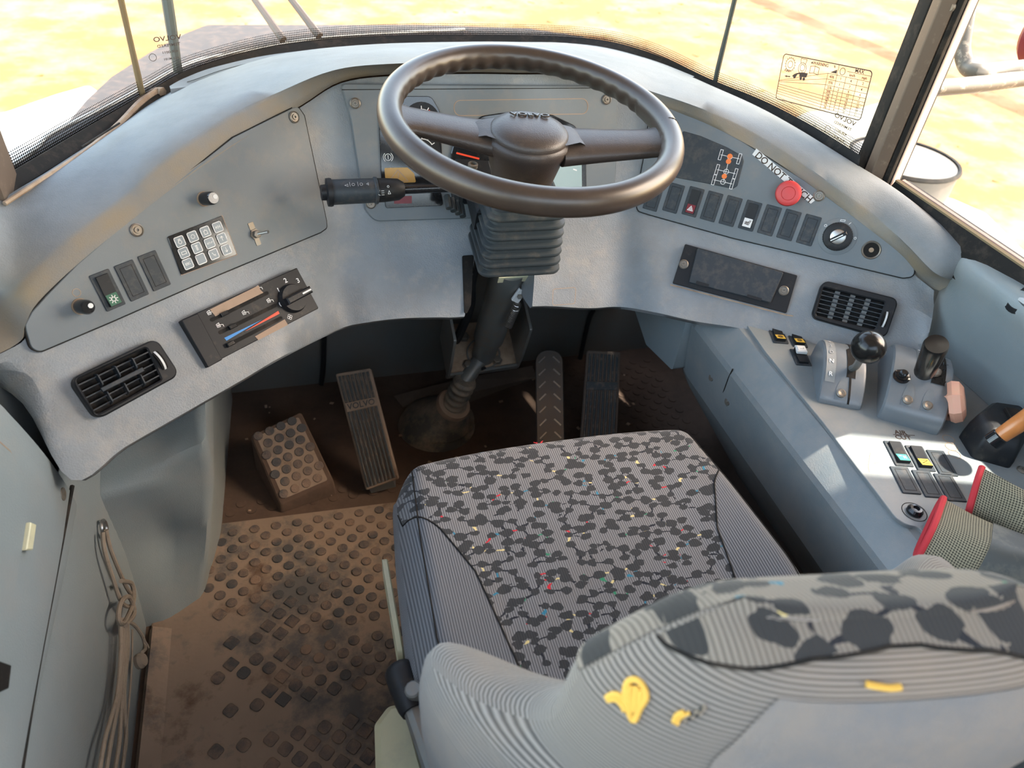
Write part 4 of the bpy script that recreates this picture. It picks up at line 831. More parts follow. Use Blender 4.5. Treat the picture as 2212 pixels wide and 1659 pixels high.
# side seam and screws
s0, s1 = at(1583, 800, x=.366), at(1890, 1212, x=.366)
SPL = Plane(at(1570, 840, x=.372), (0, -1, 0), (0, 0, 1)); SPL.n = np.array([-1., 0, 0])
for p in ((1547, 815), (1582, 867)):
    pp = at(*p, x=.378); MB().lathe(pp - np.array([.004, 0, 0]), (-1, 0, .25), [(0, 0), (.0115, 0), (.0105, .003), (.0075, .0035), (.0072, .007), (.003, .0075), (0, .006)], 18, False).build('screw', MT['steel_dirty'], con)
sm = [at(*p, x=xx) for p, xx in (((1583, 797), .3635), ((1574, 815), .3635), ((1565, 840), .366), ((1554, 872), .375))]
MB().tube(sm, .0011, 6).build('side_seam', MT['rubber_seal'], con)
# front bracket end under the dash
m = MB(); pl = Plane((.385, 1.1, .42), (0, 1, 0), (0, 0, 1)); m.prism(pl, arc_round([(-.10, .06), (.06, .06), (.12, .0), (.10, -.05), (.02, -.085), (-.10, -.06)], .01), -.03, .02, .004); m.build('front_bracket', MT['trim'], con)
# marks and tape on the console
slab('tape_patch', CS, [(1874, 1010), (1879, 979), (1902, 986), (1898, 1001), (1886, 1003), (1877, 1022)], .0015, .0019, MT['tan_tape'], con, r=0, cham=0, sm=False)
hp = CR.at(1953, 942, .0015); text('AIR', hp, -.003, .007, .012, MT['ink'], con, h=.0003, name='handwriting'); text('CUT', hp, -.003, -.004, .012, MT['ink'], con, h=.0003, name='handwriting')
lines('handwriting_stroke', hp, [[(-.016, .0015), (.017, .003)]], .0008, MT['ink'], con, h=.0005)
for px, py in ((2048, 950), (2054, 967), (2061, 983)): u, v = CS.uv(px, py); lines('embossed_ring', CS, [circ(u, v, .0085)], .0008, MT['tan_tape'], con, h=.0019)
# switches on the console
def crock(px, py, kind, cap=None, col=None, w=.0265, h=.0505, rot=-17): return rocker(CS, px, py, sw, kind, w, h, rot, cap, col, h0=.0015)
sw = thing('switch_pair', 'two black switches with yellow symbols at the front corner of the console', 'switch', CS.hit(1700, 727))
crock(1680, 725, 'down', 'gear', 'yellow', .0262, .047); crock(1721, 733, 'down', 'pump', 'yellow', .0262, .047)
sw = thing('white_rocker', 'black rocker with a worn white cap behind the two yellow marked switches', 'switch', CS.hit(1730, 775))
f_r = rocker(CS, 1729, 773, sw, 'up', .0262, .043, -17, h0=.0015); pl = CS.at(1729, 770, .0015).rot(-17)
m = MB(); m.prism(pl, [(-.0085, -.001), (.0085, -.001), (.0085, .016), (-.0085, .016)], .006, .0125, .002); m.build('white_cap', MT['paper'], sw)
lines('cap_symbol', pl, [[(-.003, .005), (.003, .005), (.003, .008)]], .0008, MT['grey_print'], sw, h=.0128)
sw = thing('switch_bank', 'bank of six switches on the console behind the second lever', 'switch', CS.hit(1960, 1015))
crock(1940, 981, 'down', 'bars', 'teal'); crock(1987, 991, 'down', 'zed', 'yellow'); crock(2034, 1001, 'blank'); crock(1955, 1038, 'blank'); crock(2003, 1046, 'blank'); crock(2051, 1054, 'blank')
# ---- shift housings : humps whose profile is swept across
def hump(pl, w, prof, mt, parent, name='housing', bev=.006):
    """prof: [(v, h)] closed side profile; swept in u with rounded shoulders"""
    c = np.mean(np.array(prof), 0); rows = []
    for u, k in ((-w / 2, .93), (-w / 2 + bev * .3, .98), (-w / 2 + bev, 1.0), (0, 1.0), (w / 2 - bev, 1.0), (w / 2 - bev * .3, .98), (w / 2, .93)):
        rows.append([pl.P(u, c[0] + (v - c[0]) * k, max(0, h * k if h > 0 else 0)) for v, h in prof])
    m = MB(); m.loft(rows, True, True); return m.build(name, MT[mt], parent, ang=32)
G1 = thing('gear_selector', 'grey gear selector housing lettered D N R with a slot and round black knob', 'gear lever', CS.hit(1810, 800))
bl, br = CS.hit(1764, 870), CS.hit(1858, 889); ex = unit(br - bl); w = np.linalg.norm(br - bl); P1 = Plane((bl + br) / 2, ex, np.cross([0, 0, 1], ex))
prof = [(0, 0), (0, .008), (.012, .022), (.035, .040), (.060, .050), (.090, .052), (.112, .044), (.124, .028), (.128, 0)]
profs = smooth([np.array(p) for p in prof], 22); profs = [(float(a), max(0, float(b))) for a, b in profs]
hump(P1, w, profs, 'shifter', G1)
def on(prof, v): return float(np.interp(v, [p[0] for p in prof], [p[1] for p in prof]))
def strip(pl, prof, us, vs, lift, th, mt, name, parent):
    """band lying on the hump: us(v) -> (u0,u1)"""
    a, b = [], []
    for v in vs: u0, u1 = us(v); h = on(prof, v) + lift; a.append(pl.P(u0, v, h)); b.append(pl.P(u1, v, h))
    m = MB(); m.loft([[p - pl.n * .004 for p in a], a, b, [p - pl.n * .004 for p in b]]); return m.build(name, MT[mt], parent, ang=50)
vv = np.linspace(.020, .112, 16)
strip(P1, profs, lambda v: (-w * .44, -w * .22), vv, .0008, 0, 'console', 'letter_strip', G1)
strip(P1, profs, lambda v: (w * .04 + (.006 if v > .085 else 0), w * .04 + .016 if v > .045 else w * .04 + .013), np.linspace(.030, .118, 16), .0010, 0, 'rubber_seal', 'slot', G1)
strip(P1, profs, lambda v: (w * .15 + .0 - (v - .0) * .1, w * .15 + .003 - (v - 0) * .1), np.linspace(.0, .034, 8), .0012, 0, 'rubber_seal', 'crack', G1)
def htext(s, u, v, size, pl, prof, parent, rotn=0, mt='white_print'):
    h = on(prof, v) + .0012; dv = .004; sl = (on(prof, v + dv) - on(prof, v - dv)) / (2 * dv); q = Plane(pl.P(u, v, h), pl.ex, pl.ey + pl.n * sl); return text(s, q, 0, 0, size, MT[mt], parent, h=.0004)
for s_, v in (('R', .030), ('N', .050), ('D', .068), ('3', .084), ('2', .098)): htext(s_, -w * .33, v, .010, P1, profs, G1, mt='white_print' if s_ in 'RN' else 'grey_print')
def recess_screw(pl, prof, u, v, parent, L=.024):
    strip(pl, prof, lambda q: (u - .0085 * math.sqrt(max(.02, 1 - ((q - v) / L) ** 2)), u + .0085 * math.sqrt(max(.02, 1 - ((q - v) / L) ** 2))) if q > v else (u - .0085, u + .0085), np.linspace(v - .004, v + L * .98, 10), .0009, 0, 'panel', 'screw_recess', parent)
    MB().lathe(pl.P(u, v + .004, on(prof, v + .004) - .001), pl.n - pl.ey * .6, [(0, 0), (.0072, 0), (.0072, .0028), (.005, .0045), (.002, .004), (0, .003)], 16, False).build('screw', MT['steel_dirty'], parent)
recess_screw(P1, profs, -w * .03, .006, G1, .02)
kb = at(1876, 750, z=ZC + .135); pv = P1.P(w * .04 + .006, .055, .035)
r1 = pv * .45 + kb * .55 + np.array([.004, 0, -.006])
MB().tube(smooth([pv, pv * .7 + kb * .3 + (.006, .0, -.008), r1, kb], 14), .0055, 10).build('lever_rod', MT['steel_dark'], G1)
MB().lathe(kb - np.array([0, 0, .0225]), (0, 0, 1), [(.007, 0)] + [(.0235 * math.sin(t), .0225 - .0235 * math.cos(t)) for t in np.linspace(.3, math.pi - .01, 20)], 40, True).build('ball_knob', MT['glossy_knob'], G1)
G2 = thing('retarder_lever', 'grey lever housing with tall cylindrical black handle beside the gear selector', 'lever', CS.hit(1960, 870))
bl, br = CS.hit(1893, 905), CS.hit(2026, 944); ex = unit(br - bl); w2 = np.linalg.norm(br - bl); P2 = Plane((bl + br) / 2, ex, np.cross([0, 0, 1], ex))
prof = [(0, 0), (0, .018), (.006, .030), (.018, .040), (.045, .056), (.080, .068), (.115, .066), (.140, .050), (.152, .028), (.155, 0)]
prof2 = [(float(a), max(0, float(b))) for a, b in smooth([np.array(p) for p in prof], 26)]
hump(P2, w2, prof2, 'shifter', G2, bev=.009)
vv = np.linspace(.055, .135, 14)
strip(P2, prof2, lambda v: (-w2 * .12, w2 * .10), vv, .0008, 0, 'panel', 'label_plate', G2)
for v in (.118, .104, .090): strip(P2, prof2, lambda q: (-w2 * .08, w2 * .03), np.linspace(v - .0045, v + .0045, 4), .0015, 0, 'paper', 'worn_label', G2)
strip(P2, prof2, lambda q: (-w2 * .02, w2 * .06 - (q - .058) * .5), np.linspace(.058, .072, 4), .0015, 0, 'paper', 'worn_label', G2)
strip(P2, prof2, lambda v: (w2 * .14 + .0, w2 * .14 + .019), np.linspace(.048, .145, 16), .0012, 0, 'rubber_seal', 'brush_slot', G2)
random.seed(3); m = MB()
for i in range(70):
    v = random.uniform(.05, .143); u = w2 * .14 + random.uniform(.001, .018); a = P2.P(u, v, on(prof2, v) + .001); m.tube([a, a + P2.ex * random.uniform(-.004, .004) + P2.ey * random.uniform(-.006, .006) + P2.n * .0025], .0004, 4)
m.build('bristles', MT['glossy_knob'], G2, kind='stuff')
recess_screw(P2, prof2, -w2 * .16, .012, G2, .028); recess_screw(P2, prof2, w2 * .16, .012, G2, .028)
bp = P2.P(-w2 * .33, .046, on(prof2, .046) - .001); bn = unit(P2.n - P2.ey * .35)
MB().lathe(bp, bn, [(0, 0), (.0125, 0), (.0125, .002), (.0095, .003), (.0095, .006), (.0065, .0065), (.006, .012), (.004, .0135), (0, .0135)], 24, False).build('push_button', MT['black_gloss'], G2)
h0 = P2.P(w2 * .14 + .010, .078, .060); ha = at(1997, 803, z=h0[2] + .050); hb = at(2024, 742, z=h0[2] + .118)
MB().tube([h0, ha], .007, 10).build('lever_rod', MT['steel_dark'], G2)
MB().lathe(ha, hb - ha, [(0, -.002), (.0130, -.002), (.0140, .003), (.0148, .03), (.0160, np.linalg.norm(hb - ha) - .006), (.0145, np.linalg.norm(hb - ha) - .001), (0, np.linalg.norm(hb - ha))], 36, False).build('handle', MT['glossy_knob'], G2)
# ---- pink knob
pk = thing('pink_knob', 'faded pink push pull knob beside the tall black lever', 'knob', CS.hit(2062, 880))
c = at(2040, 868, z=ZC + .035); ax = unit(at(2075, 866, z=ZC + .045) - c)
MB().lathe(c - ax * .01, ax, [(0, -.006), (.017, -.006), (.020, .004), (.019, .014), (.022, .018)], 6, False).build('hub', MT['pink'], pk, sm=False)
MB().lathe(c + ax * .006, ax, [(0, 0), (.030, 0), (.033, .006), (.031, .016), (.022, .021), (0, .022)], 7, False).build('cap', MT['pink'], pk, ang=25)
MB().tube([c - ax * .02, CS.P(*CS.uv(2045, 900), 0)], .011, 12).build('stem', MT['pink'], pk)
# ---- parking brake with wooden handle
bk = thing('brake_lever', 'black brake lever box with a turned orange wooden handle at the right edge', 'lever', CS.hit(2140, 985))
base = [CS.hit(*p) for p in ((2072, 945), (2100, 990), (2178, 1012), (2205, 960), (2180, 925), (2110, 915))]
PB = Plane(np.mean(base, 0), (1, 0, 0), (0, 1, 0)); b2 = arc_round([((p - PB.o)[0], (p - PB.o)[1]) for p in base], .008)
rows = [[PB.P(u * k + du, v * k + dv, h) for u, v in b2] for h, k, du, dv in ((0, 1.04, 0, 0), (.012, 1.04, 0, 0), (.030, .98, .0, .001), (.045, .86, .002, .003), (.050, .72, .003, .004))]
m = MB(); m.loft(rows, True, True); m.build('lever_box', MT['black'], bk, ang=40)
o_ = PB.P(.012, .0, .051); MB().box(o_, (.9, -.4, 0), (.4, .9, 0), .010, .016, .004, .001).build('slot', MT['rubber_seal'], bk)
MB().box(o_ + (-.004, -.018, -.002), (.9, -.4, 0), (.4, .9, 0), .014, .006, .004, .001).build('catch', MT['tan_tape'], bk)
hs, he = at(2158, 944, z=ZC + .062), at(2216, 905, z=ZC + .098); dv = unit(he - hs)
MB().lathe(hs - dv * .012, dv, [(0, 0), (.012, 0), (.012, .014), (.009, .018), (0, .018)], 16, False).build('ferrule', MT['black_gloss'], bk)
MB().lathe(hs, dv, [(0, 0), (.0105, 0), (.0115, .02), (.0125, .052), (.016, .060), (.021, .063), (.0215, .069), (.018, .074), (.012, .076), (0, .077)], 28, False).build('wooden_handle', MT['wood'], bk)
# ---- right side padding behind the dash end
q0 = [at(*p, z=z) for p, z in (((2108, 566), .748), ((2150, 585), .745), ((2212, 628), .742), ((2330, 720), .735))]
top = [at(2118, 566, z=.744), at(2150, 580, z=.744), at(2190, 620, z=.742), at(2240, 690, z=.738), at(2330, 790, z=.735)]
yy = [.0, .018, .04, .08, .15, .25, .38, .56, .80]
rows = []
for i, y in enumerate(yy):
    e = [.03, .012, .004, 0, 0, 0, 0, 0, 0][i]; yo = y; Y_ = lambda z: .835 - yo
    rows.append([(a + (e if k else 0), Y_(b), b) for k, (a, b) in enumerate(((.702, .53), (.700, .56), (.694, .61), (.686, .66), (.678, .688), (.680, .706), (.692, .716), (.715, .718), (.74, .71)))])
m = MB(); m.loft([smooth([np.array(p) for p in r], 22) for r in rows]); sp_ = m.build('side_padding', MT['trim']); tag(sp_, 'bulging grey padded side trim between the console and the right door window', 'trim panel')
dhc = at(2208, 652, x=.692); dh = thing('door_latch', 'small grey door latch at the right edge of the side padding', 'latch', dhc)
MB().lathe(dhc, (-.8, 0, .6), [(0, 0), (.020, 0), (.022, .003), (.016, .008), (.012, .005), (0, .005)], 24, False).build('escutcheon', MT['black'], dh); MB().tube([dhc + (-.006, 0, .004), dhc + (-.012, -.025, .008)], .005, 8).build('lever', MT['steel'], dh)
# ================================================================== GLOVES
def glove(name, label, sec, hem_n, fingers):
    """sec: list of (centre, half width vector, half height vector)"""
    g = thing(name, label, 'glove', sec[0][0])
    def rowf(c, a, b, n=28): return [np.array(c) + np.array(a) * math.cos(t) + np.array(b) * math.sin(t) * (1 + .18 * math.cos(3 * t)) for t in [2 * math.pi * k / n for k in range(n)]]
    R = []; C_ = [np.array(s[0], float) for s in sec]; A = [np.array(s[1], float) for s in sec]; B = [np.array(s[2], float) for s in sec]; N_ = 26
    cs_, as_, bs_ = smooth(C_, N_), smooth(A, N_), smooth(B, N_); rows = [rowf(*t) for t in zip(cs_, as_, bs_)]
    cut = int(N_ * hem_n)
    def bld(rr, nm, mt, off=0, cap=False):
        m = MB(); m.loft([r + [r[0]] for r in rr]); uv = []; s = 0
        for i, r in enumerate(rr):
            if i: s += float(np.linalg.norm(np.mean(r, 0) - np.mean(rr[i - 1], 0)))
            t = 0
            for j, p in enumerate(r + [r[0]]):
                if j: t += float(np.linalg.norm(p - (r + [r[0]])[j - 1]))
                uv.append((s, t))
        return m.build(nm, MT[mt], g, uv=uv, ang=60)
    bld(rows[:cut + 1], 'knit_cuff', 'glove_knit'); bld([[p + (p - np.mean(r, 0)) * .03 for p in r] for r in rows[cut:]] , 'rubber_palm', 'glove_rubber')
    inn = [[np.mean(r, 0) + (p - np.mean(r, 0)) * .9 for p in r] for r in rows[:6]]; bld(inn, 'cuff_lining', 'rusty_plate')
    MB().tube(rows[0] + [rows[0][0]], .0042, 8, False).build('red_hem', MT['glove_red'], g)
    for f in fingers: MB().tube(smooth(f[0], 10), [f[1]] * 8 + [f[1] * .85, f[1] * .45], 10).build('finger', MT['glove_rubber'], g)
    return g
z0 = ZC + .004
a1, a2 = at(2040, 1072, z=.565), at(1990, 1192, z=.560); cc = (a1 + a2) / 2
b1, b2_ = at(2110, 1112, z=.585), at(2082, 1222, z=.575); c1, c2 = at(2190, 1150, z=.59), at(2150, 1245, z=.58)
def mid(p, q): return (p + q) / 2
ffar = at(2400, 1260, z=.585)
glove('work_glove', 'front knitted work glove with red hem and open cuff on the console', [(mid(a1, a2) - (0, 0, .008), (a1 - a2) / 2, (0, 0, .020)), (mid(b1, b2_) - (0, 0, .012), (b1 - b2_) / 2 * 1.05, (0, 0, .026)), (mid(c1, c2) - (0, 0, .014), (c1 - c2) / 2 * 1.15, (0, 0, .030)), (mid(c1, c2) * .6 + ffar * .4 - (0, 0, .014), (c1 - c2) / 2 * 1.1, (0, 0, .028)), (ffar, (c1 - c2) / 2 * .9, (0, 0, .016))], .36,
      [([ffar - (0, 0, .0) + (c1 - c2) * k, ffar + (.05, -.03 + .01 * k, -.005) + (c1 - c2) * k, ffar + (.085, -.06, -.02) + (c1 - c2) * k], .010) for k in (-.35, -.1, .15, .38)])
a1, a2 = at(2118, 1022, z=.590), at(2096, 1092, z=.565); b1, b2_ = at(2165, 1045, z=.60), at(2150, 1120, z=.565); c1, c2 = at(2230, 1085, z=.60), at(2215, 1165, z=.57); ffar = at(2400, 1200, z=.575)
glove('work_glove', 'rear knitted work glove with red hem lying folded by the brake lever', [(mid(a1, a2), (a1 - a2) / 2 * 1.05, (.006, .010, .016)), (mid(b1, b2_), (b1 - b2_) / 2, (0, .006, .020)), (mid(c1, c2), (c1 - c2) / 2 * 1.1, (0, 0, .024)), (mid(c1, c2) * .5 + ffar * .5, (c1 - c2) / 2 * 1.05, (0, 0, .024)), (ffar, (c1 - c2) / 2 * .9, (0, 0, .016))], .55,
      [([ffar + (c1 - c2) * k, ffar + (.05, -.03 + .01 * k, -.005) + (c1 - c2) * k, ffar + (.085, -.06, -.02) + (c1 - c2) * k], .009) for k in (-.35, -.1, .15, .38)])
# ================================================================== STEERING WHEEL AND COLUMN
WK = .93; W = CAM + ray(1151.5, 260.8) * 1.113 * WK
nv_ = unit([.0292, -.138, .990]); wx = unit(np.array([1., 0, 0]) - nv_ * nv_[0]); wy = np.cross(nv_, wx)
WPl = Plane(W, wx, wy); WPl.ex = WPl.ex * WK; WPl.ey = WPl.ey * WK; WPl.n = WPl.n * WK
wh = thing('steering_wheel', 'dark brown two spoke steering wheel with a scalloped rim', 'steering wheel', W - nv_ * .08)
R0 = .2135; rt = .0180; NU, NVs = 320, 20; rows = []
for i in range(NU):
    a = 2 * math.pi * i / NU; rad = np.array([math.cos(a), math.sin(a)]); row = []
    for j in range(NVs):
        b = 2 * math.pi * j / NVs; cb, sb = math.cos(b), math.sin(b)
        # finger scallops on the inner underside
        inner = max(0, -cb) * max(0, .45 - sb) ; sc = 1 - .22 * inner * (.5 + .5 * math.cos(a * 46)) * (0 if abs(math.cos(a)) > .965 else 1)
        r = rt * sc * (1.05 if cb < 0 else 1); row.append(WPl.P((R0 + r * cb) * rad[0], (R0 + r * cb) * rad[1], r * 1.12 * sb))
    rows.append(row)
m = MB(); m.loft(rows + [rows[0]], True); m.build('rim', MT['wheel_rim'], wh, ang=80)
# hub body and pad
HD = -.014; DY = -.022
def ell(rx, ry, h, n=40, dy=-.022): return [WPl.P(rx * math.cos(2 * math.pi * k / n) - .011, ry * math.sin(2 * math.pi * k / n) + dy, h + HD) for k in range(n)]
m = MB(); m.loft([ell(.034, .034, -.085), ell(.046, .046, -.078), ell(.050, .050, -.06), ell(.058, .055, -.028), ell(.066, .060, -.012), ell(.066, .060, -.002), ell(.058, .054, .006)], True, True); m.build('hub_body', MT['wheel'], wh, ang=60)
m = MB(); m.loft([ell(.060, .056, .000), ell(.061, .057, .008), ell(.056, .052, .014), ell(.042, .040, .0195), ell(.025, .024, .022), ell(.008, .008, .0228)], True, True); hp_ = m.build('hub_pad', MT['wheel'], wh, ang=60)
tq = Plane(WPl.P(-.006, .022 + DY, .0235 + HD), wx - wy * .1, wy - nv_ * .16); text('VOLVO', tq, 0, 0, .0135, MT['wheel_rim'], hp_, h=.0, ext=.0012, sx=1.25)
# spokes: lofted sections from hub to rim, dipping in the middle
ang = math.radians(-10)
for sgn in (-1, 1):
    rows = []
    for t in np.linspace(0, 1, 14):
        r = .036 + (R0 - .036 - .004) * t; hw = .012 * (1 - t) ** 2 + .034 + .010 * max(0, t - .85) / .15; hz = -.026 * (1 - t) ** .8 - .003 ; th = .008 * (1 - t) + .010
        cx_, cy_ = sgn * r * math.cos(ang), r * math.sin(ang) * sgn - .018
        row = []
        for k in range(16):
            q = 2 * math.pi * k / 16; row.append(WPl.P(cx_ - 0, cy_ + hw * math.copysign(abs(math.cos(q)) ** .8, math.cos(q)), hz + th * math.copysign(abs(math.sin(q)) ** .8, math.sin(q))))
        rows.append(row)
    m = MB(); m.loft(rows, True, True); m.build('spoke', MT['wheel'], wh, ang=70)
    a = WPl.P(sgn * .052, .020, .012)
    m = MB(); m.loft([[WPl.P(sgn * .045 - .011, y + DY - sgn * .006, .012 + HD - abs(y) * .1) for y in (-.034, 0, .034)], [WPl.P(sgn * .070 - .011, y * .75 + DY - sgn * .010, .0095 + HD) for y in (-.030, 0, .030)], [WPl.P(sgn * .088 - .011, y * .5 + DY - sgn * .014, .000 + HD) for y in (-.030, 0, .030)]]); m.build('pad_corner', MT['wheel'], wh)
sa = math.radians(-7); m = MB(); m.tube([WPl.P((R0 + rt * 1.01 * math.cos(b)) * math.cos(sa), (R0 + rt * 1.01 * math.cos(b)) * math.sin(sa), rt * 1.13 * math.sin(b)) for b in np.linspace(-.6, 3.6, 14)], .0007, 5).build('rim_seam', MT['rubber_seal'], wh)
# column
col = thing('steering_column', 'black steering column with ribbed rubber boot below the wheel', 'steering column', (.05, 1.25, .2))
B0 = at(1108, 548, y=1.065); B1 = at(1128, 415, y=1.045)
T0 = at(1095, 600, y=1.150); T1 = at(1045, 765, y=1.305); cd = unit(T0 - T1)
T0u = T0 + cd * .05
MB().lathe(T1 - cd * .005, cd, [(0, 0), (.027, 0), (.027, .09), (.0335, .095), (.0335, np.linalg.norm(T0u - T1)), (0, np.linalg.norm(T0u - T1))], 32, False).build('column_tube', MT['steel_dark'], col)
MB().tube([B1, WPl.P(0, 0, -.10)], [.040, .030], 20).build('upper_collar', MT['black'], col)
# bellows: rounded rectangular rings
ax = unit(B1 - B0); bx = unit(np.array([1, -.04, 0]) - ax * ax[0]); by = np.cross(ax, bx); Lb = np.linalg.norm(B1 - B0)
rows = []; nr = 7
def rr(h, sx, sy, n=8):
    pl = Plane(B0 + ax * h, bx, by); return [pl.P(*p) for p in arc_round([(-sx, -sy), (sx, -sy), (sx, sy), (-sx, sy)], .018, 6)]
rows.append(rr(-.006, .052, .048)); 
for i in range(nr):
    h = i * Lb / nr; k = 1 - .10 * i / nr; s = .0705 * k; t = .062 * k
    rows += [rr(h, s * .93, t * .93), rr(h + .003, s * .99, t * .99), rr(h + .006, s * 1.0, t * 1.0), rr(h + .009, s * .985, t * .985), rr(h + Lb / nr * .62, s * .90, t * .90), rr(h + Lb / nr * .9, s * .885, t * .885)]
m = MB(); m.loft(rows, True, True); m.build('rubber_boot', MT['rubber'], col, ang=50)
sp0 = Plane(T0 - cd * .006 - by * 0, bx, np.cross(cd, bx)); MB().prism(Plane(at(1108, 602, y=1.108), bx, cd), rect(None, 0, 0, .056, .018), 0, .002, .0005).build('identity_plate', MT['cream'], col)
# switch housing under the wheel
hc = at(1040, 425, y=1.10)
MB().box(at(1085, 428, y=1.105), (1, 0, 0), (0, .94, .34), .055, .045, .022, .006).build('switch_housing', MT['black'], col)
MB().box(at(1024, 366, y=1.10), (.97, 0, -.1), (0, .94, .3), .028, .020, .004, .002).build('bracket_tab', MT['black'], col)
MB().lathe(at(1021, 361, y=1.095), nv_, [(0, 0), (.008, 0), (.008, .006), (.0055, .007), (.005, .003), (0, .003)], 16, False).build('screw', MT['steel_dirty'], col)
for i in range(4): c = at(965 + 10 * i, 423 + 6 * i, y=1.095); MB().tube([c, c + (.0, -.02, -.012)], .0055, 8).build('gaiter_ring', MT['rubber'], col)
# spring, hook and clamp on the right of the column
sa_, sb_ = at(1118, 656, y=1.125), at(1098, 703, y=1.155); m = MB(); d = unit(sb_ - sa_); p1 = unit(np.cross(d, [1, 0, 0])); p2 = np.cross(d, p1); L_ = np.linalg.norm(sb_ - sa_)
m.tube([sa_ + d * L_ * t + (p1 * math.cos(t * 2 * math.pi * 16) + p2 * math.sin(t * 2 * math.pi * 16)) * .0075 for t in np.linspace(0, 1, 16 * 14)], .0013, 6); m.build('spring', MT['steel'], col)
MB().box(at(1120, 638, y=1.115), (.5, 0, .86), (0, 1, 0), .014, .003, .008, .001).build('hook_plate', MT['paper'], col); MB().lathe(at(1122, 641, y=1.109), (0, -1, .5), [(0, 0), (.005, 0), (.005, .004), (0, .004)], 6, False).build('bolt', MT['steel_dirty'], col)
MB().tube(smooth([at(1126, 634, y=1.113), at(1140, 630, y=1.115), at(1149, 622, y=1.117), at(1148, 612, y=1.117)], 12), .0032, 8).build('hook', MT['steel'], col)
MB().box(at(1159, 609, y=1.11), (0, 0, 1), (0, 1, 0), .014, .006, .004, .001).build('clamp', MT['rusty_plate'], col)
# harness left of the column, slot of the fascia
MB().tube(smooth([at(1030, 560, y=1.17), at(1018, 610, y=1.18), at(1016, 660, y=1.22), at(995, 715, y=1.28), at(985, 735, y=1.32)], 16), .010, 10).build('wire_harness', MT['black'], col)
MB().tube(smooth([at(1018, 590, y=1.165), at(1008, 630, y=1.17), at(1006, 660, y=1.2)], 10), .004, 8).build('gas_strut', MT['steel_dark'], col)
slab('fascia_slot', FC, [(997, 553), (1022, 551), (1016, 660), (1002, 688)], .0042, .0062, MT['rubber_seal'], col, r=.003)
# floor bracket
br_ = thing('column_bracket', 'rust brown U shaped bracket holding the foot of the steering column', 'bracket', T1)
BPl = Plane(T1 - cd * .004, (1, 0, 0), np.cross(cd, (1, 0, 0)))
pts = [BPl.uv(*p) for p in ((968, 806), (1118, 783), (1110, 690), (975, 700))]
MB().prism(BPl, pts, -.004, 0, .001).build('base_plate', MT['rusty_plate'], br_)
ea, eb = BPl.hit(964, 812), BPl.hit(1119, 789); MB().box((ea + eb) / 2 - cd * .004, eb - ea, cd, np.linalg.norm(eb - ea) / 2, .008, .003, .001).build('front_flange', MT['steel_dark'], br_)
MB().ring(BPl, circ(*BPl.uv(1044, 764), .040, 28)[:-1], circ(*BPl.uv(1044, 764), .036, 28)[:-1], 0, .003).build('ring_clip', MT['steel_dark'], br_)
for p in ((1010, 788), (1073, 779), (1002, 728)): MB().lathe(BPl.hit(*p), cd, [(0, 0), (.0135, 0), (.0135, .002), (.0095, .002), (.0095, .009), (.008, .010), (0, .010)], 6, False).build('bolt', MT['steel_dirty'], br_, sm=False)
MB().box(BPl.hit(1044, 796, .004), (1, .3, 0), (0, 1, 0), .006, .003, .003, .001).build('cable_tie', MT['black'], br_)
for px, nm in (([(961, 640), (977, 640), (981, 700), (974, 790), (968, 822), (958, 800)], -.035), ([(1124, 640), (1136, 652), (1137, 700), (1130, 770), (1118, 806), (1108, 790)], .140)):
    xs = BPl.hit(*(968, 806) if nm < 0 else (1118, 783))[0]
    top_ = T1 + cd * .16; lo = BPl.hit(*((966, 812) if nm < 0 else (1118, 788)))
    a0 = np.array([xs, lo[1], lo[2]]); up = cd * .15; bk2 = BPl.ey * .10
    pl = Plane(a0, BPl.ey, cd); MB().prism(pl, arc_round([(-.004, -.012), (.10, -.004), (.10, .17), (.004, .17), (-.004, .06)], .004), -.003, .003, .001).build('side_plate', MT['steel_dark'], br_)
# lower shaft boot
fb = thing('shaft_boot', 'conical rubber boot where the steering shaft enters the floor', 'boot', (-.054, 1.307, 0))
bc = at(943, 918, z=0); nk = at(975, 880, z=.085); up2 = at(1000, 828, z=.165)
def ring3(c, d, r, n=36):
    d = unit(d); a = unit(np.cross(d, [0, 1, 0])); b = np.cross(d, a); return [c + (a * math.cos(2 * math.pi * k / n) + b * math.sin(2 * math.pi * k / n)) * r for k in range(n)]
m = MB(); z_ = np.array([0, 0, 1.]); dd = unit(nk - bc)
m.loft([ring3(bc, z_, .094), ring3(bc + (0, 0, .004), z_, .092), ring3(bc + (0.004, 0, .02), z_, .088), ring3(bc * .65 + nk * .35, z_ + dd, .070), ring3(bc * .3 + nk * .7, z_ * .3 + dd, .043), ring3(nk, dd, .033), ring3(nk + dd * .006, dd, .038), ring3(nk + dd * .016, dd, .038), ring3(nk + dd * .02, dd, .026)], True, True)
m.build('cone', MT['rubber_dusty'], fb, ang=50)
MB().lathe(nk + dd * .002, dd, [(.030, 0), (.040, .002), (.042, .010), (.039, .018), (.030, .020)], 32, False).build('collar', MT['tan_tape'], fb)
m = MB(); d2 = unit(up2 - nk); L_ = np.linalg.norm(up2 - nk); m.loft([ring3(nk + dd * .012 + d2 * (L_ * t), d2, .024 + .004 * (.5 + .5 * math.sin(t * 2 * math.pi * 4.5))) for t in np.linspace(0, 1.05, 40)], True, True); m.build('bellows', MT['rubber_dusty'], fb)
MB().tube([up2, T1], .018, 14).build('shaft', MT['steel_dark'], fb)
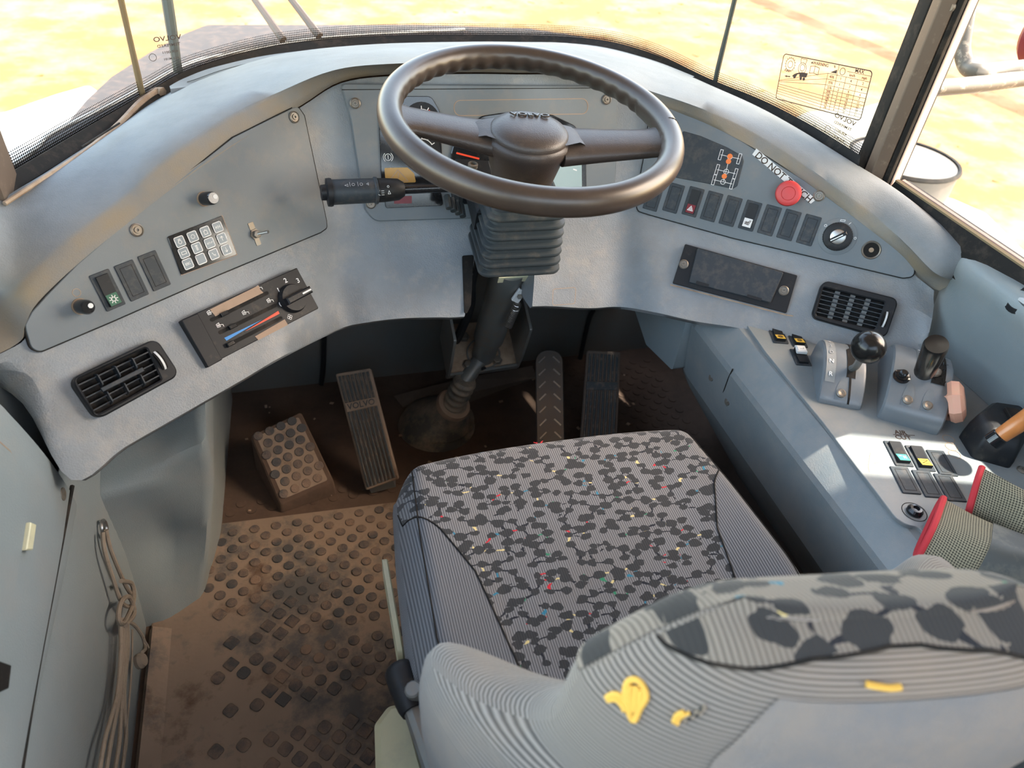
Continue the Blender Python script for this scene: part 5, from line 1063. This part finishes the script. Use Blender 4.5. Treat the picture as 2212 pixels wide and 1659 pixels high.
# stalk
stx = thing('column_stalk', 'black multi function stalk pointing left below the steering wheel', 'stalk', at(830, 415, y=1.08))
s0, s1 = at(990, 404, y=1.09), at(700, 416, y=1.075); d = unit(s1 - s0); Ls = np.linalg.norm(s1 - s0)
def fr(px): return Ls * (990 - px) / 290.
MB().lathe(s0, d, [(0, 0), (.0075, 0), (.0075, fr(868)), (0, fr(868))], 16, False).build('rod', MT['black_gloss'], stx)
MB().lathe(s0, d, [(0, fr(868)), (.011, fr(868)), (.0165, fr(856)), (.018, fr(830)), (.0185, fr(812)), (0, fr(812))], 28, False).build('end_sleeve', MT['black'], stx)
MB().lathe(s0, d, [(.017, fr(812)), (.0205, fr(810)), (.0205, fr(805)), (.0185, fr(803)), (.0190, fr(716)), (.0185, fr(714))], 28, False).build('grip', MT['switch_blank'], stx)
MB().lathe(s0, d, [(0, fr(716)), (.021, fr(716)), (.0215, fr(712)), (.021, fr(706)), (.012, fr(704)), (.0115, fr(694)), (0, fr(693))], 28, False).build('end_button', MT['black'], stx)
vw = unit(CAM - (s0 + s1) / 2); up_ = unit(vw - d * (vw @ d)); sd = -d
def stext(px, dyv): 
    q = s0 + d * fr(px); return Plane(q + up_ * .0192 * math.cos(dyv) + np.cross(up_, sd) * -.0192 * math.sin(dyv), sd, np.cross(up_ * math.cos(dyv) + np.cross(sd, up_) * math.sin(dyv) * -1 * -1, sd))
q = Plane(s0 + d * fr(820) + up_ * .0192, sd, np.cross(up_, sd)); lines('stalk_symbol', q, [circ(-.006, -.004, .0035, 8, 90, 270), [(-.004, -.007), (0, -.007)], [(-.004, -.004), (0, -.004)], [(-.004, -.001), (0, -.001)], [(.008, -.001), (.010, -.006), (.006, -.006), (.008, -.001)], circ(.007, .005, .0015, 8)], .0006, MT['white_print'], stx, h=.0003)
q = Plane(s0 + d * fr(762) + up_ * .0165 + np.cross(up_, sd) * .0095, sd, np.cross(unit(up_ + np.cross(up_, sd) * .6), sd)); lines('stalk_symbol', q, [[(-.016, -.001), (-.011, .001), (-.011, -.003), (-.016, -.001)], circ(-.003, 0, .0022, 8), circ(.009, 0, .0022, 8), [(-.008, -.003), (-.008, .004)], [(.004, -.003), (.004, .004)], [(.017, .0), (.020, .002), (.020, -.002), (.017, 0)]], .0006, MT['grey_print'], stx, h=.0012)
# ================================================================== FLOOR, PEDALS
# rubber mat with studs
mt_ = thing('floor_mat', 'studded rubber floor mat caked with red brown mud left of the seat', 'mat', (-.35, .6, 0))
MB().prism(PZ, [(-.662, .30), (-.10, .30), (-.10, 1.062), (-.180, 1.078), (-.565, 1.092), (-.662, 1.09)], .0, .005, .001).build('mat_sheet', MT['mud_light'], mt_)
random.seed(11); m = MB(); P0 = Plane((0, 0, .005), (1, 0, 0), (0, 1, 0))
o0 = at(689, 1137, z=.005); va = at(733.6, 1130, z=.005) - o0; sp_a = .0425
n_st = 0
for i in range(-16, 14):
    for j in range(0, 44):
        x = o0[0] + sp_a * (i + (.5 if j % 2 else 0)); y = 1.062 - j * sp_a * .5
        if not (-.60 < x < -.12 and y > .33): continue
        if x < -.55 and y < .93: continue
        if y > 1.0 and x < -.555: continue
        blk = (y < .86 and x < -.36 - (y - .55) * -.05 and (j % 9) in (0, 4, 5)) or (y < .70 and (j % 9) == 4)
        if (y < .87 and x < -.47) and (j % 6) in (4, 5) and x < -.3: continue
        if y < .80 and (j % 7) in (5, 6): continue
        sq = y < .88 and (x < -.40 or y < .70)
        s = .0118 if sq else .0108
        if sq: pts = arc_round([(x, y - s * 1.25), (x + s * 1.25, y), (x, y + s * 1.25), (x - s * 1.25, y)], random.choice([.002, .005, .007]), 3)
        else: pts = circ(x, y, s * .93, 12)[:-1]
        m.prism(P0, pts, 0, .0026, .0008); n_st += 1
m.build('studs', MT['stud'], mt_, kind='stuff')
# studs of the darker mat under the pedals
m = MB(); P0 = Plane((0, 0, .0), (1, 0, 0), (0, 1, 0))
for i in range(-16, 20):
    for j in range(0, 20):
        x = -.02 + sp_a * (i + (.5 if j % 2 else 0)) ; y = 1.46 - j * sp_a * .5
        if (x + .054) ** 2 + (y - 1.307) ** 2 < .013 or x > .58 or y < 1.1 or (x < .25 and y > 1.16): continue
        m.prism(P0, circ(x, y, .011, 10)[:-1], -.001, .0018, .0006)
o = m.build('floor_studs', MT['mud'], kind='stuff'); tag(o, 'rows of low round studs on the dusty floor under the pedals', 'studs')
# wrinkled dirt flap by the front wall
m = MB(); fl = [at(*p, z=z) for p, z in (((850, 855), .01), ((985, 820), .04), ((1150, 790), .05), ((1160, 815), .012), ((1010, 870), .006), ((870, 880), .004))]; m.add(fl, [(0, 1, 2, 3, 4, 5)]); tag(m.build('torn_sheet', MT['pedal_floor'], sm=False), 'torn flap of dirty sheet lying against the front wall', 'sheet')
random.seed(5); m = MB()
for i in range(40):
    x, y = random.uniform(-.5, .5), random.uniform(1.1, 1.45); s = random.uniform(.002, .006); m.box((x, y, .003), (math.cos(i), math.sin(i), .2), (-math.sin(i), math.cos(i), 0), s, s * .7, .001)
o = m.build('dirt_crumbs', MT['tan_tape'], sm=False, kind='stuff'); tag(o, 'pale crumbs of dirt scattered over the dark floor', 'dirt')
for pth, lab in (([(700, 700), (700, 745), (698, 800), (694, 830)], 'dark cable running down the front wall behind the long left pedal'), ([(1282, 670), (1272, 690), (1258, 750), (1250, 790)], 'dark cable running down the front wall behind the right pedal')):
    tag(MB().tube(smooth([at(*p, y=1.500) for p in pth], 8), .0065, 8).build('wall_cable', MT['black']), lab, 'cable')
def quad_plane(px, d):
    P = [CAM + ray(*p) * dd for p, dd in zip(px, d)]
    o = sum(P) / 4; ex = (P[1] - P[0]) + (P[2] - P[3]); ey = (P[3] - P[0]) + (P[2] - P[1]); return Plane(o, ex, ey)
# foot rest (heel block) : bl, br, tr, tl
FRp = Plane((-.45, 1.2, .085), (1, 0, 0), (0, math.cos(math.radians(33)), math.sin(math.radians(33))))
fr_ = thing('foot_rest', 'wedge shaped foot rest with rows of round rubber studs', 'foot rest', FRp.hit(630, 1000) * [1, 1, 0])
top4 = [FRp.uv(*p) for p in ((605, 1092), (722, 1040), (650, 888), (540, 940))]
tp4 = arc_round(top4, .006); tops = [FRp.P(*p) for p in tp4]; bot = [np.array([p[0], p[1] + (.0 if True else 0), 0.002]) for p in tops]
bot = [b + (b - np.mean(bot, 0)) * .04 for b in bot]
m = MB(); m.loft([bot, [t - np.array([0, 0, .003]) for t in tops], [FRp.P(*p, 0.0) for p in inset(tp4, .003)]], True, True); m.build('wedge', MT['mud'], fr_, ang=30)
q2 = [FRp.uv(*p) for p in ((613, 1078), (708, 1037), (645, 901), (554, 944))]
MB().prism(FRp, arc_round(q2, .004), 0, .0012).build('rubber_face', MT['mud_light'], fr_)
sc_, n7 = 25, 0
f0 = FRp.uv(558, 942); fx = (FRp.uv(631, 910) - f0) / 3; fy = (FRp.uv(613, 1067) - f0) / 6.0
for r in range(4):
    for c in range(4):
        p = f0 + fx * c + np.array(fy) * (r * 2) + (0, 0)
        for half in (0, 1):
            if half and r == 3: continue
            q = p + (fx * .5 + fy if half else 0)
            MB().prism(FRp, circ(*q, .0098, 16)[:-1], .001, .0032, .0008).build('stud', MT['stud'], fr_, kind=None)
def pedal(name, label, px, d, mtb, ribs=None, chev=False, brand=False, th=.012, tilt_foot=None):
    pl = quad_plane(px, d); q = [pl.uv(*p) for p in px]; t = thing(name, label, 'pedal', pl.o - np.array([0, 0, .05]))
    rad = [.004, .004, .028, .028] if chev else .005
    MB().prism(pl, arc_round(q, rad, 6), -th, 0, .002).build('pedal_plate', MT[mtb], t)
    def bl(u, w): return (1 - w) * ((1 - u) * q[0] + u * q[1]) + w * ((1 - u) * q[3] + u * q[2])
    if ribs:
        for i in range(ribs):
            u = (i + .9) / (ribs + .8); hw = .26 / (ribs + .8)
            for w0, w1 in ((.02, .66), (.74, .97)):
                MB().prism(pl, [bl(u - hw, w0), bl(u + hw, w0), bl(u + hw, w1), bl(u - hw, w1)], -.001, .0035, .0008).build('rib', MT['pedal_rubber'], t)
        MB().prism(pl, [bl(.05, .665), bl(.95, .665), bl(.95, .735), bl(.05, .735)], -.001, .0022, .0008).build('name_band', MT['mud_light'] if brand else MT['pedal_rubber'], t)
        if brand:
            c = bl(.5, .70); a, b = bl(.2, .70), bl(.8, .70); ex = pl.ex * (b - a)[0] + pl.ey * (b - a)[1]; tp = Plane(pl.P(*c), ex, np.cross(pl.n, ex)); text('VOLVO', tp, 0, 0, .0185, MT['pedal_rubber'], t, h=.0024, ext=.0006, sx=1.0)
    if chev:
        for i in range(7):
            w = .94 - i * .108
            for s in (-1, 1):
                a, b = bl(.5 + s * .14, w), bl(.5 + s * .38, w - .055); dd = unit(b - a); nq = np.array([-dd[1], dd[0]]) * .0019
                MB().prism(pl, [a - nq, b - nq, b + nq, a + nq], -.001, .0022, .0006).build('grip_bar', MT['steel'], t)
    # hinge support below
    MB().tube([pl.P(0, .0, -th), pl.P(0, .02, -th - .06)], .010, 10).build('support', MT['steel_dark'], t)
    foot = pl.P(*bl(.5, .06), -th); MB().box(foot - np.array([0, 0, .012]), pl.ex, (0, 1, 0), .028, .015, .012, .002).build('hinge_block', MT['steel_dark'], t)
    return t
dA = dep(at(826, 1048, z=.035)); pedal('left_pedal', 'long ribbed rubber pedal with a name band left of the column', [(790, 1060), (861, 1034), (800, 795), (724, 807)], [dA, dA, dA + .03, dA + .03], 'mud_light', ribs=8, brand=True)
dB = dep(at(1190, 1080, z=.03)); pedal('brake_pedal', 'narrow metal pedal with raised chevron bars and rounded top', [(1160, 1010), (1221, 1008), (1216, 755), (1156, 756)], [dB, dB, dB + .06, dB + .06], 'pedal_metal', chev=True)
dC = dep(at(1290, 1060, z=.03)); pedal('accelerator_pedal', 'ribbed rubber pedal at the right beside the metal pedal', [(1248, 1020), (1330, 1016), (1341, 760), (1268, 756)], [dC, dC, dC + .06, dC + .06], 'pedal_floor', ribs=8)
# ================================================================== LEFT LOWER BOX, WALLS, ROPE
bx_ = thing('corner_box', 'tall grey moulded box in the left corner below the dashboard', 'box', (-.58, 1.1, 0))
z0r = [at(318, 1356, z=.0) + (-.04, 0, 0), at(361, 1344, z=0), at(439, 1290, z=0), (-.548, 1.06, 0), (-.53, 1.50, 0), (-.70, 1.50, 0)]
z1r = [at(255, 1195, x=-.664) + (-.04, 0, 0), at(362, 1150, z=.165), at(455, 1160, z=.15), (-.535, 1.08, .16), (-.515, 1.5, .16), (-.70, 1.5, .2)]
z2r = [at(217, 1078, x=-.662) + (-.04, 0, 0), at(330, 1046, z=.345), at(464, 1035, z=.285), (-.515, 1.12, .30), (-.49, 1.5, .30), (-.70, 1.5, .36)]
z3r = [at(222, 1050, x=-.66) + (-.04, 0, 0), at(352, 1000, z=.375), at(445, 960, z=.40), (-.49, 1.12, .42), (-.47, 1.5, .44), (-.70, 1.5, .46)]
z4r = [(-.70, 1.00, .40), (-.60, 1.03, .40), (-.50, 1.02, .46), (-.47, 1.12, .50), (-.45, 1.5, .52), (-.70, 1.5, .50)]
RR_ = []
for k in np.linspace(0, 4, 22):
    i = min(int(k), 3); t = k - i; RR_.append([np.array(a, float) * (1 - t) + np.array(b, float) * t for a, b in zip((z0r, z1r, z2r, z3r, z4r)[i], (z0r, z1r, z2r, z3r, z4r)[i + 1])])
RR_ = [arc3 for arc3 in RR_]
def soften(r):
    out = []
    for i in range(len(r)):
        p, a, b = r[i], r[i - 1], r[(i + 1) % len(r)]
        for t in (.22, .10): out.append(p + (a - p) * t * min(1, .12 / max(.01, np.linalg.norm(a - p))))
        for t in (.10, .22): out.append(p + (b - p) * t * min(1, .12 / max(.01, np.linalg.norm(b - p))))
    return out
m = MB(); m.loft([soften(r) for r in RR_], True, True); m.build('box_body', MT['trim'], bx_, ang=50)
# lower left wall panel
lw = thing('left_lower_panel', 'smooth grey lower wall panel behind the hanging rope', 'trim panel', (-.67, .4, 0))
rows = []
for y in (1.25, 1.0, .80, .70, .5, .3, .0, -.3): rows.append([(-.672, y, .0), (-.668, y, .1), (-.664, y, .25), (-.662, y, .36), (-.660, y, .42), (-.66, y, .50)])
m = MB(); m.loft(rows); m.build('panel', MT['trim'], lw)
m = MB(); m.loft([[(-.662, y, .012), (-.655, y, .022), (-.640, y, .014), (-.625, y, .004)] for y in (.86, .7, .5, .2, -.3)]); m.build('dust_heap', MT['mud_light'], lw)
# upper left door trim
lt = thing('left_side_trim', 'pale grey side trim with a recessed pocket panel at the left edge', 'trim panel', (-.66, .4, .42))
A0 = at(-40, 800, x=-.665); 
def prof_y(y):
    x0 = -.652; return [(x0 - .006, y, .425), (x0, y, .44), (x0 + .004, y, .50), (x0 + .002, y, .60), (x0 - .01, y, .70), (x0 - .03, y, .745), (-.72, y, .75)]
edge = [(.78, .0), (.76, 0), (.70, 0), (.5, 0), (.3, 0), (.0, 0), (-.3, 0)]
rows = [[np.array(p) + np.array([0, (.02 if i == 0 else 0), 0]) for p in prof_y(y)] for i, (y, _) in enumerate(edge)]
# the front edge follows the dashboard end: slant with height
rows[0] = [np.array([p[0] - .012, .80 - (p[2] - .43) * .25, p[2]]) for p in prof_y(.78)]; rows[1] = [np.array([p[0] - .002, .785 - (p[2] - .43) * .25, p[2]]) for p in prof_y(.77)]
m = MB(); m.loft([smooth(r, 20) for r in rows]); m.build('trim_body', MT['trim'], lt)
TPl = Plane((-.6475, .6, .5), (0, 1, 0), (0, 0, 1)); TPl.n = np.array([1., 0, 0])
qa = [TPl.uv(*p) for p in ((-60, 905), (20, 975), (62, 1060), (45, 1180), (-10, 1500), (-120, 1500))]
MB().prism(Plane((-.6475, .6, .5), (0, 1, 0), (0, 0, 1)), arc_round(qa, .015), -.002, .003, .003).build('pocket_panel', MT['trim'], lt); gq = arc_round(qa, .015); lines('pocket_groove', Plane((-.6475, .6, .5), (0, 1, 0), (0, 0, 1)), [gq + [gq[0]]], .0016, MT['rusty_plate'], lt, h=.0012)
hp2 = [TPl.uv(*p) for p in ((52, 1130), (64, 1135), (56, 1190), (42, 1190))]; MB().prism(Plane((-.6445, .6, .5), (0, 1, 0), (0, 0, 1)), hp2, -.001, .004, .001).build('pull_tab', MT['cream'], lt)
hp2 = [TPl.uv(*p) for p in ((-20, 1430), (8, 1440), (2, 1490), (-20, 1500))]; MB().prism(Plane((-.6445, .6, .5), (0, 1, 0), (0, 0, 1)), hp2, -.001, .004, .001).build('pull_tab', MT['rubber_seal'], lt)
MB().lathe(at(131, 1068, x=-.652), (1, 0, 0), [(0, 0), (.009, 0), (.0085, .004), (.005, .0045), (0, .003)], 14, False).build('screw', MT['steel_dirty'], lt)
MB().tube(smooth([at(156, 1050, x=-.650), at(135, 1160, x=-.651), at(118, 1250, x=-.652), at(75, 1480, x=-.653), at(40, 1700, x=-.653)], 16), .003, 6).build('seam_gap', MT['rubber_seal'], lt)
# rope on its hook
rp_ = thing('knotted_rope', 'grimy knotted cord hanging from a metal eye on the left wall', 'rope', at(250, 1400, x=-.655))
hk = at(225, 1140, x=-.655); MB().tube([hk + np.array([0, .010 * math.cos(t), .012 * math.sin(t)]) for t in np.linspace(0, 6.283, 18)], .003, 8, False).build('eye_hook', MT['steel'], rp_)
def rpt(pts, x0, x1, r=.0032, nm='cord'):
    n = len(pts); P = [at(*p, x=x0 + (x1 - x0) * i / (n - 1)) for i, p in enumerate(pts)]; MB().tube(smooth(P, n * 6), r, 8).build(nm, MT['rope'], rp_)
rpt([(222, 1150), (226, 1190), (244, 1250), (262, 1300), (282, 1310), (286, 1290), (270, 1262), (240, 1190), (229, 1145)], -.650, -.648)
rpt([(262, 1255), (285, 1262), (288, 1300), (268, 1345), (256, 1335), (262, 1300), (280, 1290), (290, 1325), (272, 1350)], -.645, -.642, .0036)
rpt([(268, 1340), (290, 1350), (308, 1375), (314, 1400), (308, 1408)], -.645, -.63, .0028)
rpt([(310, 1378), (318, 1392), (322, 1400)], -.63, -.625, .0012)
for k, (dx, dx2) in enumerate(((0, -8), (6, 10), (-5, -22), (10, 24))):
    rpt([(264 + dx, 1335), (266 + dx, 1400), (258 + dx, 1500), (248 + dx2, 1600), (232 + dx2, 1700), (215 + dx2, 1800)], -.648, -.64, .0030)
rpt([(286, 1360), (284, 1450), (275, 1560), (262, 1680)], -.645, -.64, .0015, 'thin_cord')
m = MB(); c = at(297, 1430, x=-.655); m.lathe(c, (.9, 0, .3), [(0, 0), (.012, 0), (.013, .006), (.010, .012), (0, .012)], 16, False); tag(m.build('wall_stud', MT['rope']), 'ribbed dusty plug low on the left wall beside the rope', 'plug')
# ================================================================== SEAT
seat = thing('driver_seat', 'grey patterned driver seat with raised side lobes and worn backrest', 'seat', (0, .35, .0))
YF, YB = .755, .24
def hw(v): return float(np.interp(v, [0, .04, .12, .3, .6, .8, 1], [.218, .232, .236, .244, .252, .246, .235]))
def gfun(v): return float(np.interp(v, [0, .12, .20, .30, .45, .6, .8, 1], [1.0, 1.0, .98, .80, .66, .60, .55, .5]))
def ztop(u, v):
    au = abs(u); z = .500 - .018 * v + .004 * math.sin(3 * v)
    z -= .050 * max(0, (.10 - v) / .10) ** 2.2                       # front roll
    z += .030 * max(0, au - .55) / .45 * min(1, v * 1.8) * (1 if au < .85 else 1)
    z -= .060 * max(0, (au - .84) / .16) ** 2.2
    return z
def yf(u, v): return YF + (YB - YF) * v - .022 * abs(u) ** 3 * (1 - v) * 1.0
def cush(u, v): return np.array([u * hw(v), yf(u, v), ztop(u, v)])
NV = 70
def patch(name, ua, ub, nu, mt, parent, lift=0.0):
    rows, uv = [], []
    for i in range(NV + 1):
        v = i / NV; a, b = ua(v), ub(v); row = []
        for j in range(nu + 1):
            u = a + (b - a) * j / nu; p = cush(u, v) + np.array([0, 0, lift]); row.append(p); uv.append((p[0], p[1] + .5 * (p[2] - .5)))
        rows.append(row)
    m = MB(); m.loft(rows); return m.build(name, MT[mt], parent, uv=uv, ang=70)
cu_ = patch('cushion_centre', lambda v: -gfun(v), lambda v: gfun(v), 70, 'seat_pattern', seat)
patch('side_bolster', lambda v: -1, lambda v: -gfun(v), 26, 'seat_ribbed', seat); patch('side_bolster', lambda v: gfun(v), lambda v: 1, 26, 'seat_ribbed', seat)
# skirt
per = [(-1, v) for v in np.linspace(1, 0, 40)] + [(u, 0) for u in np.linspace(-.97, .97, 40)] + [(1, v) for v in np.linspace(0, 1, 40)]
r0 = [cush(*p) for p in per]; cen = np.array([0, .45, 0])
def push(p, d, dz): q = p - cen; q[2] = 0; q = q / np.linalg.norm(q); return np.array([p[0] + q[0] * d, p[1] + q[1] * d, p[2] + dz])
rows = [r0, [push(p, .006, -.012) for p in r0], [push(p, .008, -.035) for p in r0], [push(p, .002, -.075) for p in r0], [push(p, -.02, -.11) for p in r0]]
uv = []; 
for r in rows:
    s = 0
    for j, p in enumerate(r):
        if j: s += float(np.linalg.norm(p - r[j - 1]))
        uv.append((s, p[2]))
m = MB(); m.loft(rows); m.build('cushion_side', MT['seat_ribbed'], seat, uv=uv, ang=70)
# seam piping
def seam(fu, nm='seam', lo=0.13, hi=1.0, r=.0011):
    MB().tube([cush(fu(v), v) + np.array([0, 0, .0004]) for v in np.linspace(lo, hi, 50)], r, 6).build(nm, MT['rubber_seal'], seat)
seam(lambda v: -gfun(v)); seam(lambda v: gfun(v)); seam(lambda v: -.90, lo=0.02); seam(lambda v: .90, lo=.02)
# frayed threads at the front edge
random.seed(2); c = cush(-.05, .015); m_ = MB()
for i in range(12): d = np.array([random.uniform(-.012, .012), random.uniform(-.01, .008), random.uniform(.001, .010)]); m_.tube([c, c + d * .4 + (0, 0, .002), c + d * .7], .0007, 5)
m_.build('frayed_threads', MT['glove_red'], seat)
# base under the cushion
m = MB(); m.box((0, .42, .33), (1, 0, 0), (0, 1, 0), .19, .24, .06, .02); m.build('seat_pan', MT['black'], seat)
m = MB(); m.box((0, .42, .14), (1, 0, 0), (0, 1, 0), .20, .24, .14, .02); m.build('suspension_box', MT['black'], seat)
pc = [at(*p, z=.30)[:2] for p in ((808, 1560), (838, 1520), (880, 1512), (960, 1800), (860, 1800), (812, 1700))]
m = MB(); m.prism(PZ, arc_round(pc, .012), .22, .30, .008); m.build('side_cover', MT['cream'], seat)
m = MB(); m.prism(Plane(at(845, 1300, z=.38), (0, 1, 0), (0, 0, 1)), arc_round([(-.09, -.02), (.06, -.02), (.06, .02), (-.09, .02)], .008), -.004, .004, .002); m.build('cream_edge', MT['cream'], seat)
la, lb = at(862, 1440, z=.44), at(896, 1538, z=.44); dl = unit(lb - la)
MB().tube(smooth([la, la * .6 + lb * .4, lb], 10), [.015, .018, .019, .019, .019, .019, .018, .018, .017, .015], 12).build('recline_lever', MT['black'], seat)
MB().lathe(lb - dl * .014 + np.array([.006, 0, .014]), np.cross(dl, [0, 0, 1]) * .3 + np.array([0, 0, 1]), [(0, 0), (.010, 0), (.010, .012), (.008, .014), (0, .014)], 12, False).build('lever_button', MT['steel_dark'], seat)
MB().tube([lb, lb + dl * .2], .012, 10).build('lever_arm', MT['steel_dark'], seat)
# backrest shell
def bw(z): return float(np.interp(z, [.40, .46, .55, .60, .665, .685, .702, .72, .745, .78, .80, .824, .844, .866, .878], [.235, .255, .264, .266, .264, .257, .238, .200, .188, .183, .177, .158, .138, .112, .088]))
def yawk(x, z): return -x * .16 * max(0, min(1, (z - .66) / .14))
def bfront(x, z):
    base = .268 - (z - .5) * .13
    lobe = float(np.interp(z, [.42, .52, .62, .685, .71, .74], [.06, .11, .125, .115, .06, .0])); return base + lobe * max(0, (abs(x) - .10) / (.25 - .10)) ** 1.6 + yawk(x, z)
def bback(x, z):
    w = bw(z); a = abs(x) / w; base = float(np.interp(z, [.4, .6, .75, .82, .85, .878], [.095, .098, .112, .125, .136, .142])); lobe = float(np.interp(z, [.42, .55, .685, .72, .77, .862], [.12, .14, .12, .06, .03, .01])); return base + lobe * a ** 2.2 + .012 * a ** 6 + yawk(x, z)
zs = list(np.linspace(.40, .858, 64)) + [.866, .873, .877]
NB = 34; 
def bring(z, k=0.0):
    w = bw(z); r = []; f_, b_ = [], []
    shr = {0: 0}.get(0)
    s = 0 if z < .85 else ((z - .85) / .027) ** 2 * .034
    us = [math.sin(t) for t in np.linspace(-math.pi / 2, math.pi / 2, NB)]
    for u in us:
        x = u * w; yfr, yb = bfront(x, z) - s, bback(x, z) + s; ym = (yfr + yb) / 2; th = max(.006, (yfr - yb) / 2); e = math.sqrt(max(0, 1 - abs(u) ** 7)); f_.append(np.array([x, ym + th * e, z])); b_.append(np.array([x, ym - th * e, z]))
    return f_, b_
fr_rows, bk_rows = [], []
for z in zs: a, b = bring(z); fr_rows.append(a); bk_rows.append(b)
def bpart(name, rows, mt, mode='z', closed=False):
    uv = []; sv = 0
    for i, r in enumerate(rows):
        if i: sv += float(np.linalg.norm(r[len(r) // 2] - rows[i - 1][len(r) // 2]))
        uv += [(p[0], sv) for p in r]
    m = MB(); m.loft(rows); return m.build(name, MT[mt], seat, uv=uv, ang=80)
iz = len(zs)
bpart('backrest_front', [r[9:-9] for r in fr_rows], 'back_pattern')
for sl in (slice(0, 10), slice(-10, None)): bpart('backrest_lobe', [r[sl] for r in fr_rows], 'back_ribbed')
ztp = next(i for i, z in enumerate(zs) if z > .866)
bpart('backrest_back', bk_rows[:ztp + 1], 'back_ribbed')
tb = bk_rows[ztp:]
def zb(x): return float(np.interp(abs(x + .01), [0, .02, .08, .103, .122, .136, .16, .18], [.870, .870, .867, .863, .857, .849, .826, .80]))
def bpt(u, z):
    w = bw(z); x = u * w; s = 0 if z < .85 else ((z - .85) / .027) ** 2 * .034; yfr, yb = bfront(x, z) - s, bback(x, z) + s; th = max(.006, (yfr - yb) / 2); e = math.sqrt(max(0, 1 - abs(u) ** 7)); return np.array([x, (yfr + yb) / 2 - th * e - .0014 * (z < .87), z + .0008])
tu = [math.sin(t) for t in np.linspace(-1.56, 1.56, 34)]; tr_ = []
for k in range(13):
    t = k / 12; row = []
    for u in tu: z0_ = zb(u * .15); row.append(bpt(u, z0_ + (.877 - z0_) * t))
    tr_.append(row)
last = fr_rows[-1]; fy_ = lambda x: float(np.interp(x, [p[0] for p in last], [p[1] for p in last]))
tr_.append([p + np.array([0, (fy_(p[0]) - p[1]) * .5, .002]) for p in tr_[12]]); tr_.append([p * [1, 0, 1] + np.array([0, fy_(p[0]) + .001, 0]) for p in tr_[12]])
def fpt(u, z):
    w = bw(z); x = u * w; s = 0 if z < .85 else ((z - .85) / .027) ** 2 * .034; yfr, yb = bfront(x, z) - s, bback(x, z) + s; th = max(.006, (yfr - yb) / 2); e = math.sqrt(max(0, 1 - abs(u) ** 7)); return np.array([x - .001 * (u < 0) + .001 * (u > 0), (yfr + yb) / 2 + th * e + .0016, z])
for zf in (.873, .866, .856, .845, .83, .815, .80): tr_.append([fpt(u, zf) for u in tu])
bpart('top_panel', tr_, 'back_pattern')
bpart('backrest_crown', bk_rows[ztp:] + [[(a + b) / 2 for a, b in zip(fr_rows[-1], bk_rows[-1])], fr_rows[-1]], 'back_ribbed')
MB().tube([p - np.array([0, .0006, 0]) for p in tr_[0]], .0014, 6).build('seam', MT['rubber_seal'], seat)
# worn fuzzy centre of the back
m_f = mat('back_fuzz', (.19, .19, .195), .95, dust=(.34, .27, .20, .7), dscale=6, dlo=.4, dhi=.75, grain=.6, gscale=900)
rw = []
for i, r in enumerate(bk_rows):
    if zs[i] > .855: break
    lo = 9
    rw.append([p - np.array([0, .0012, 0]) for p in r[lo:-4]])
m = MB(); m.loft(rw); m.build('worn_back_cloth', MT['back_fuzz'], seat, ang=80)
# embroidery raycast onto the backrest
vs, fs = [], []
for rows in (fr_rows, bk_rows):
    o = len(vs); n = len(rows[0]); vs += [tuple(p) for r in rows for p in r]; fs += [(o + i * n + j, o + i * n + j + 1, o + (i + 1) * n + j + 1, o + (i + 1) * n + j) for i in range(len(rows) - 1) for j in range(n - 1)]
bvh = BVHTree.FromPolygons(vs, fs)
def drape(px, lift=.0012):
    out = []
    for p in px:
        d = Vector(ray(*p)).normalized(); h = bvh.ray_cast(Vector(CAM), d)
        if h[0] is None: return None
        out.append(np.array(h[0]) - np.array(d) * lift)
    return out
def stitch(px, r=.0016, mt='yellow_thread', nm='embroidery'):
    P = drape([tuple(p) for p in smooth([np.array(q, float) for q in px], len(px) * 5)])
    if P: MB().tube(P, r, 6).build(nm, MT[mt], seat)
for pth in ([(1310, 1508), (1325, 1500), (1342, 1505), (1352, 1520), (1368, 1556), (1382, 1530), (1396, 1505), (1388, 1480), (1372, 1468), (1356, 1474), (1350, 1495), (1352, 1515)], [(1312, 1512), (1330, 1510), (1344, 1522), (1350, 1535)], [(1364, 1480), (1362, 1505), (1368, 1535)], [(1376, 1482), (1374, 1510), (1374, 1538)], [(1386, 1490), (1384, 1515), (1378, 1540)], [(1357, 1485), (1356, 1510), (1362, 1540)]): stitch(pth, .0021)
stitch([(1455, 1560), (1462, 1545), (1478, 1538)], .0015); stitch([(1462, 1565), (1470, 1550), (1490, 1540)], .0012)
for i in range(5): stitch([(1478 + 8 * i, 1560 - 4 * i), (1486 + 8 * i, 1546 - 3 * i), (1500 + 6 * i, 1548 - 6 * i)], .0010, 'black' if i % 2 else 'rope', 'torn_thread')
stitch([(1872, 1478), (1890, 1482), (1920, 1486), (1945, 1484)], .0022)
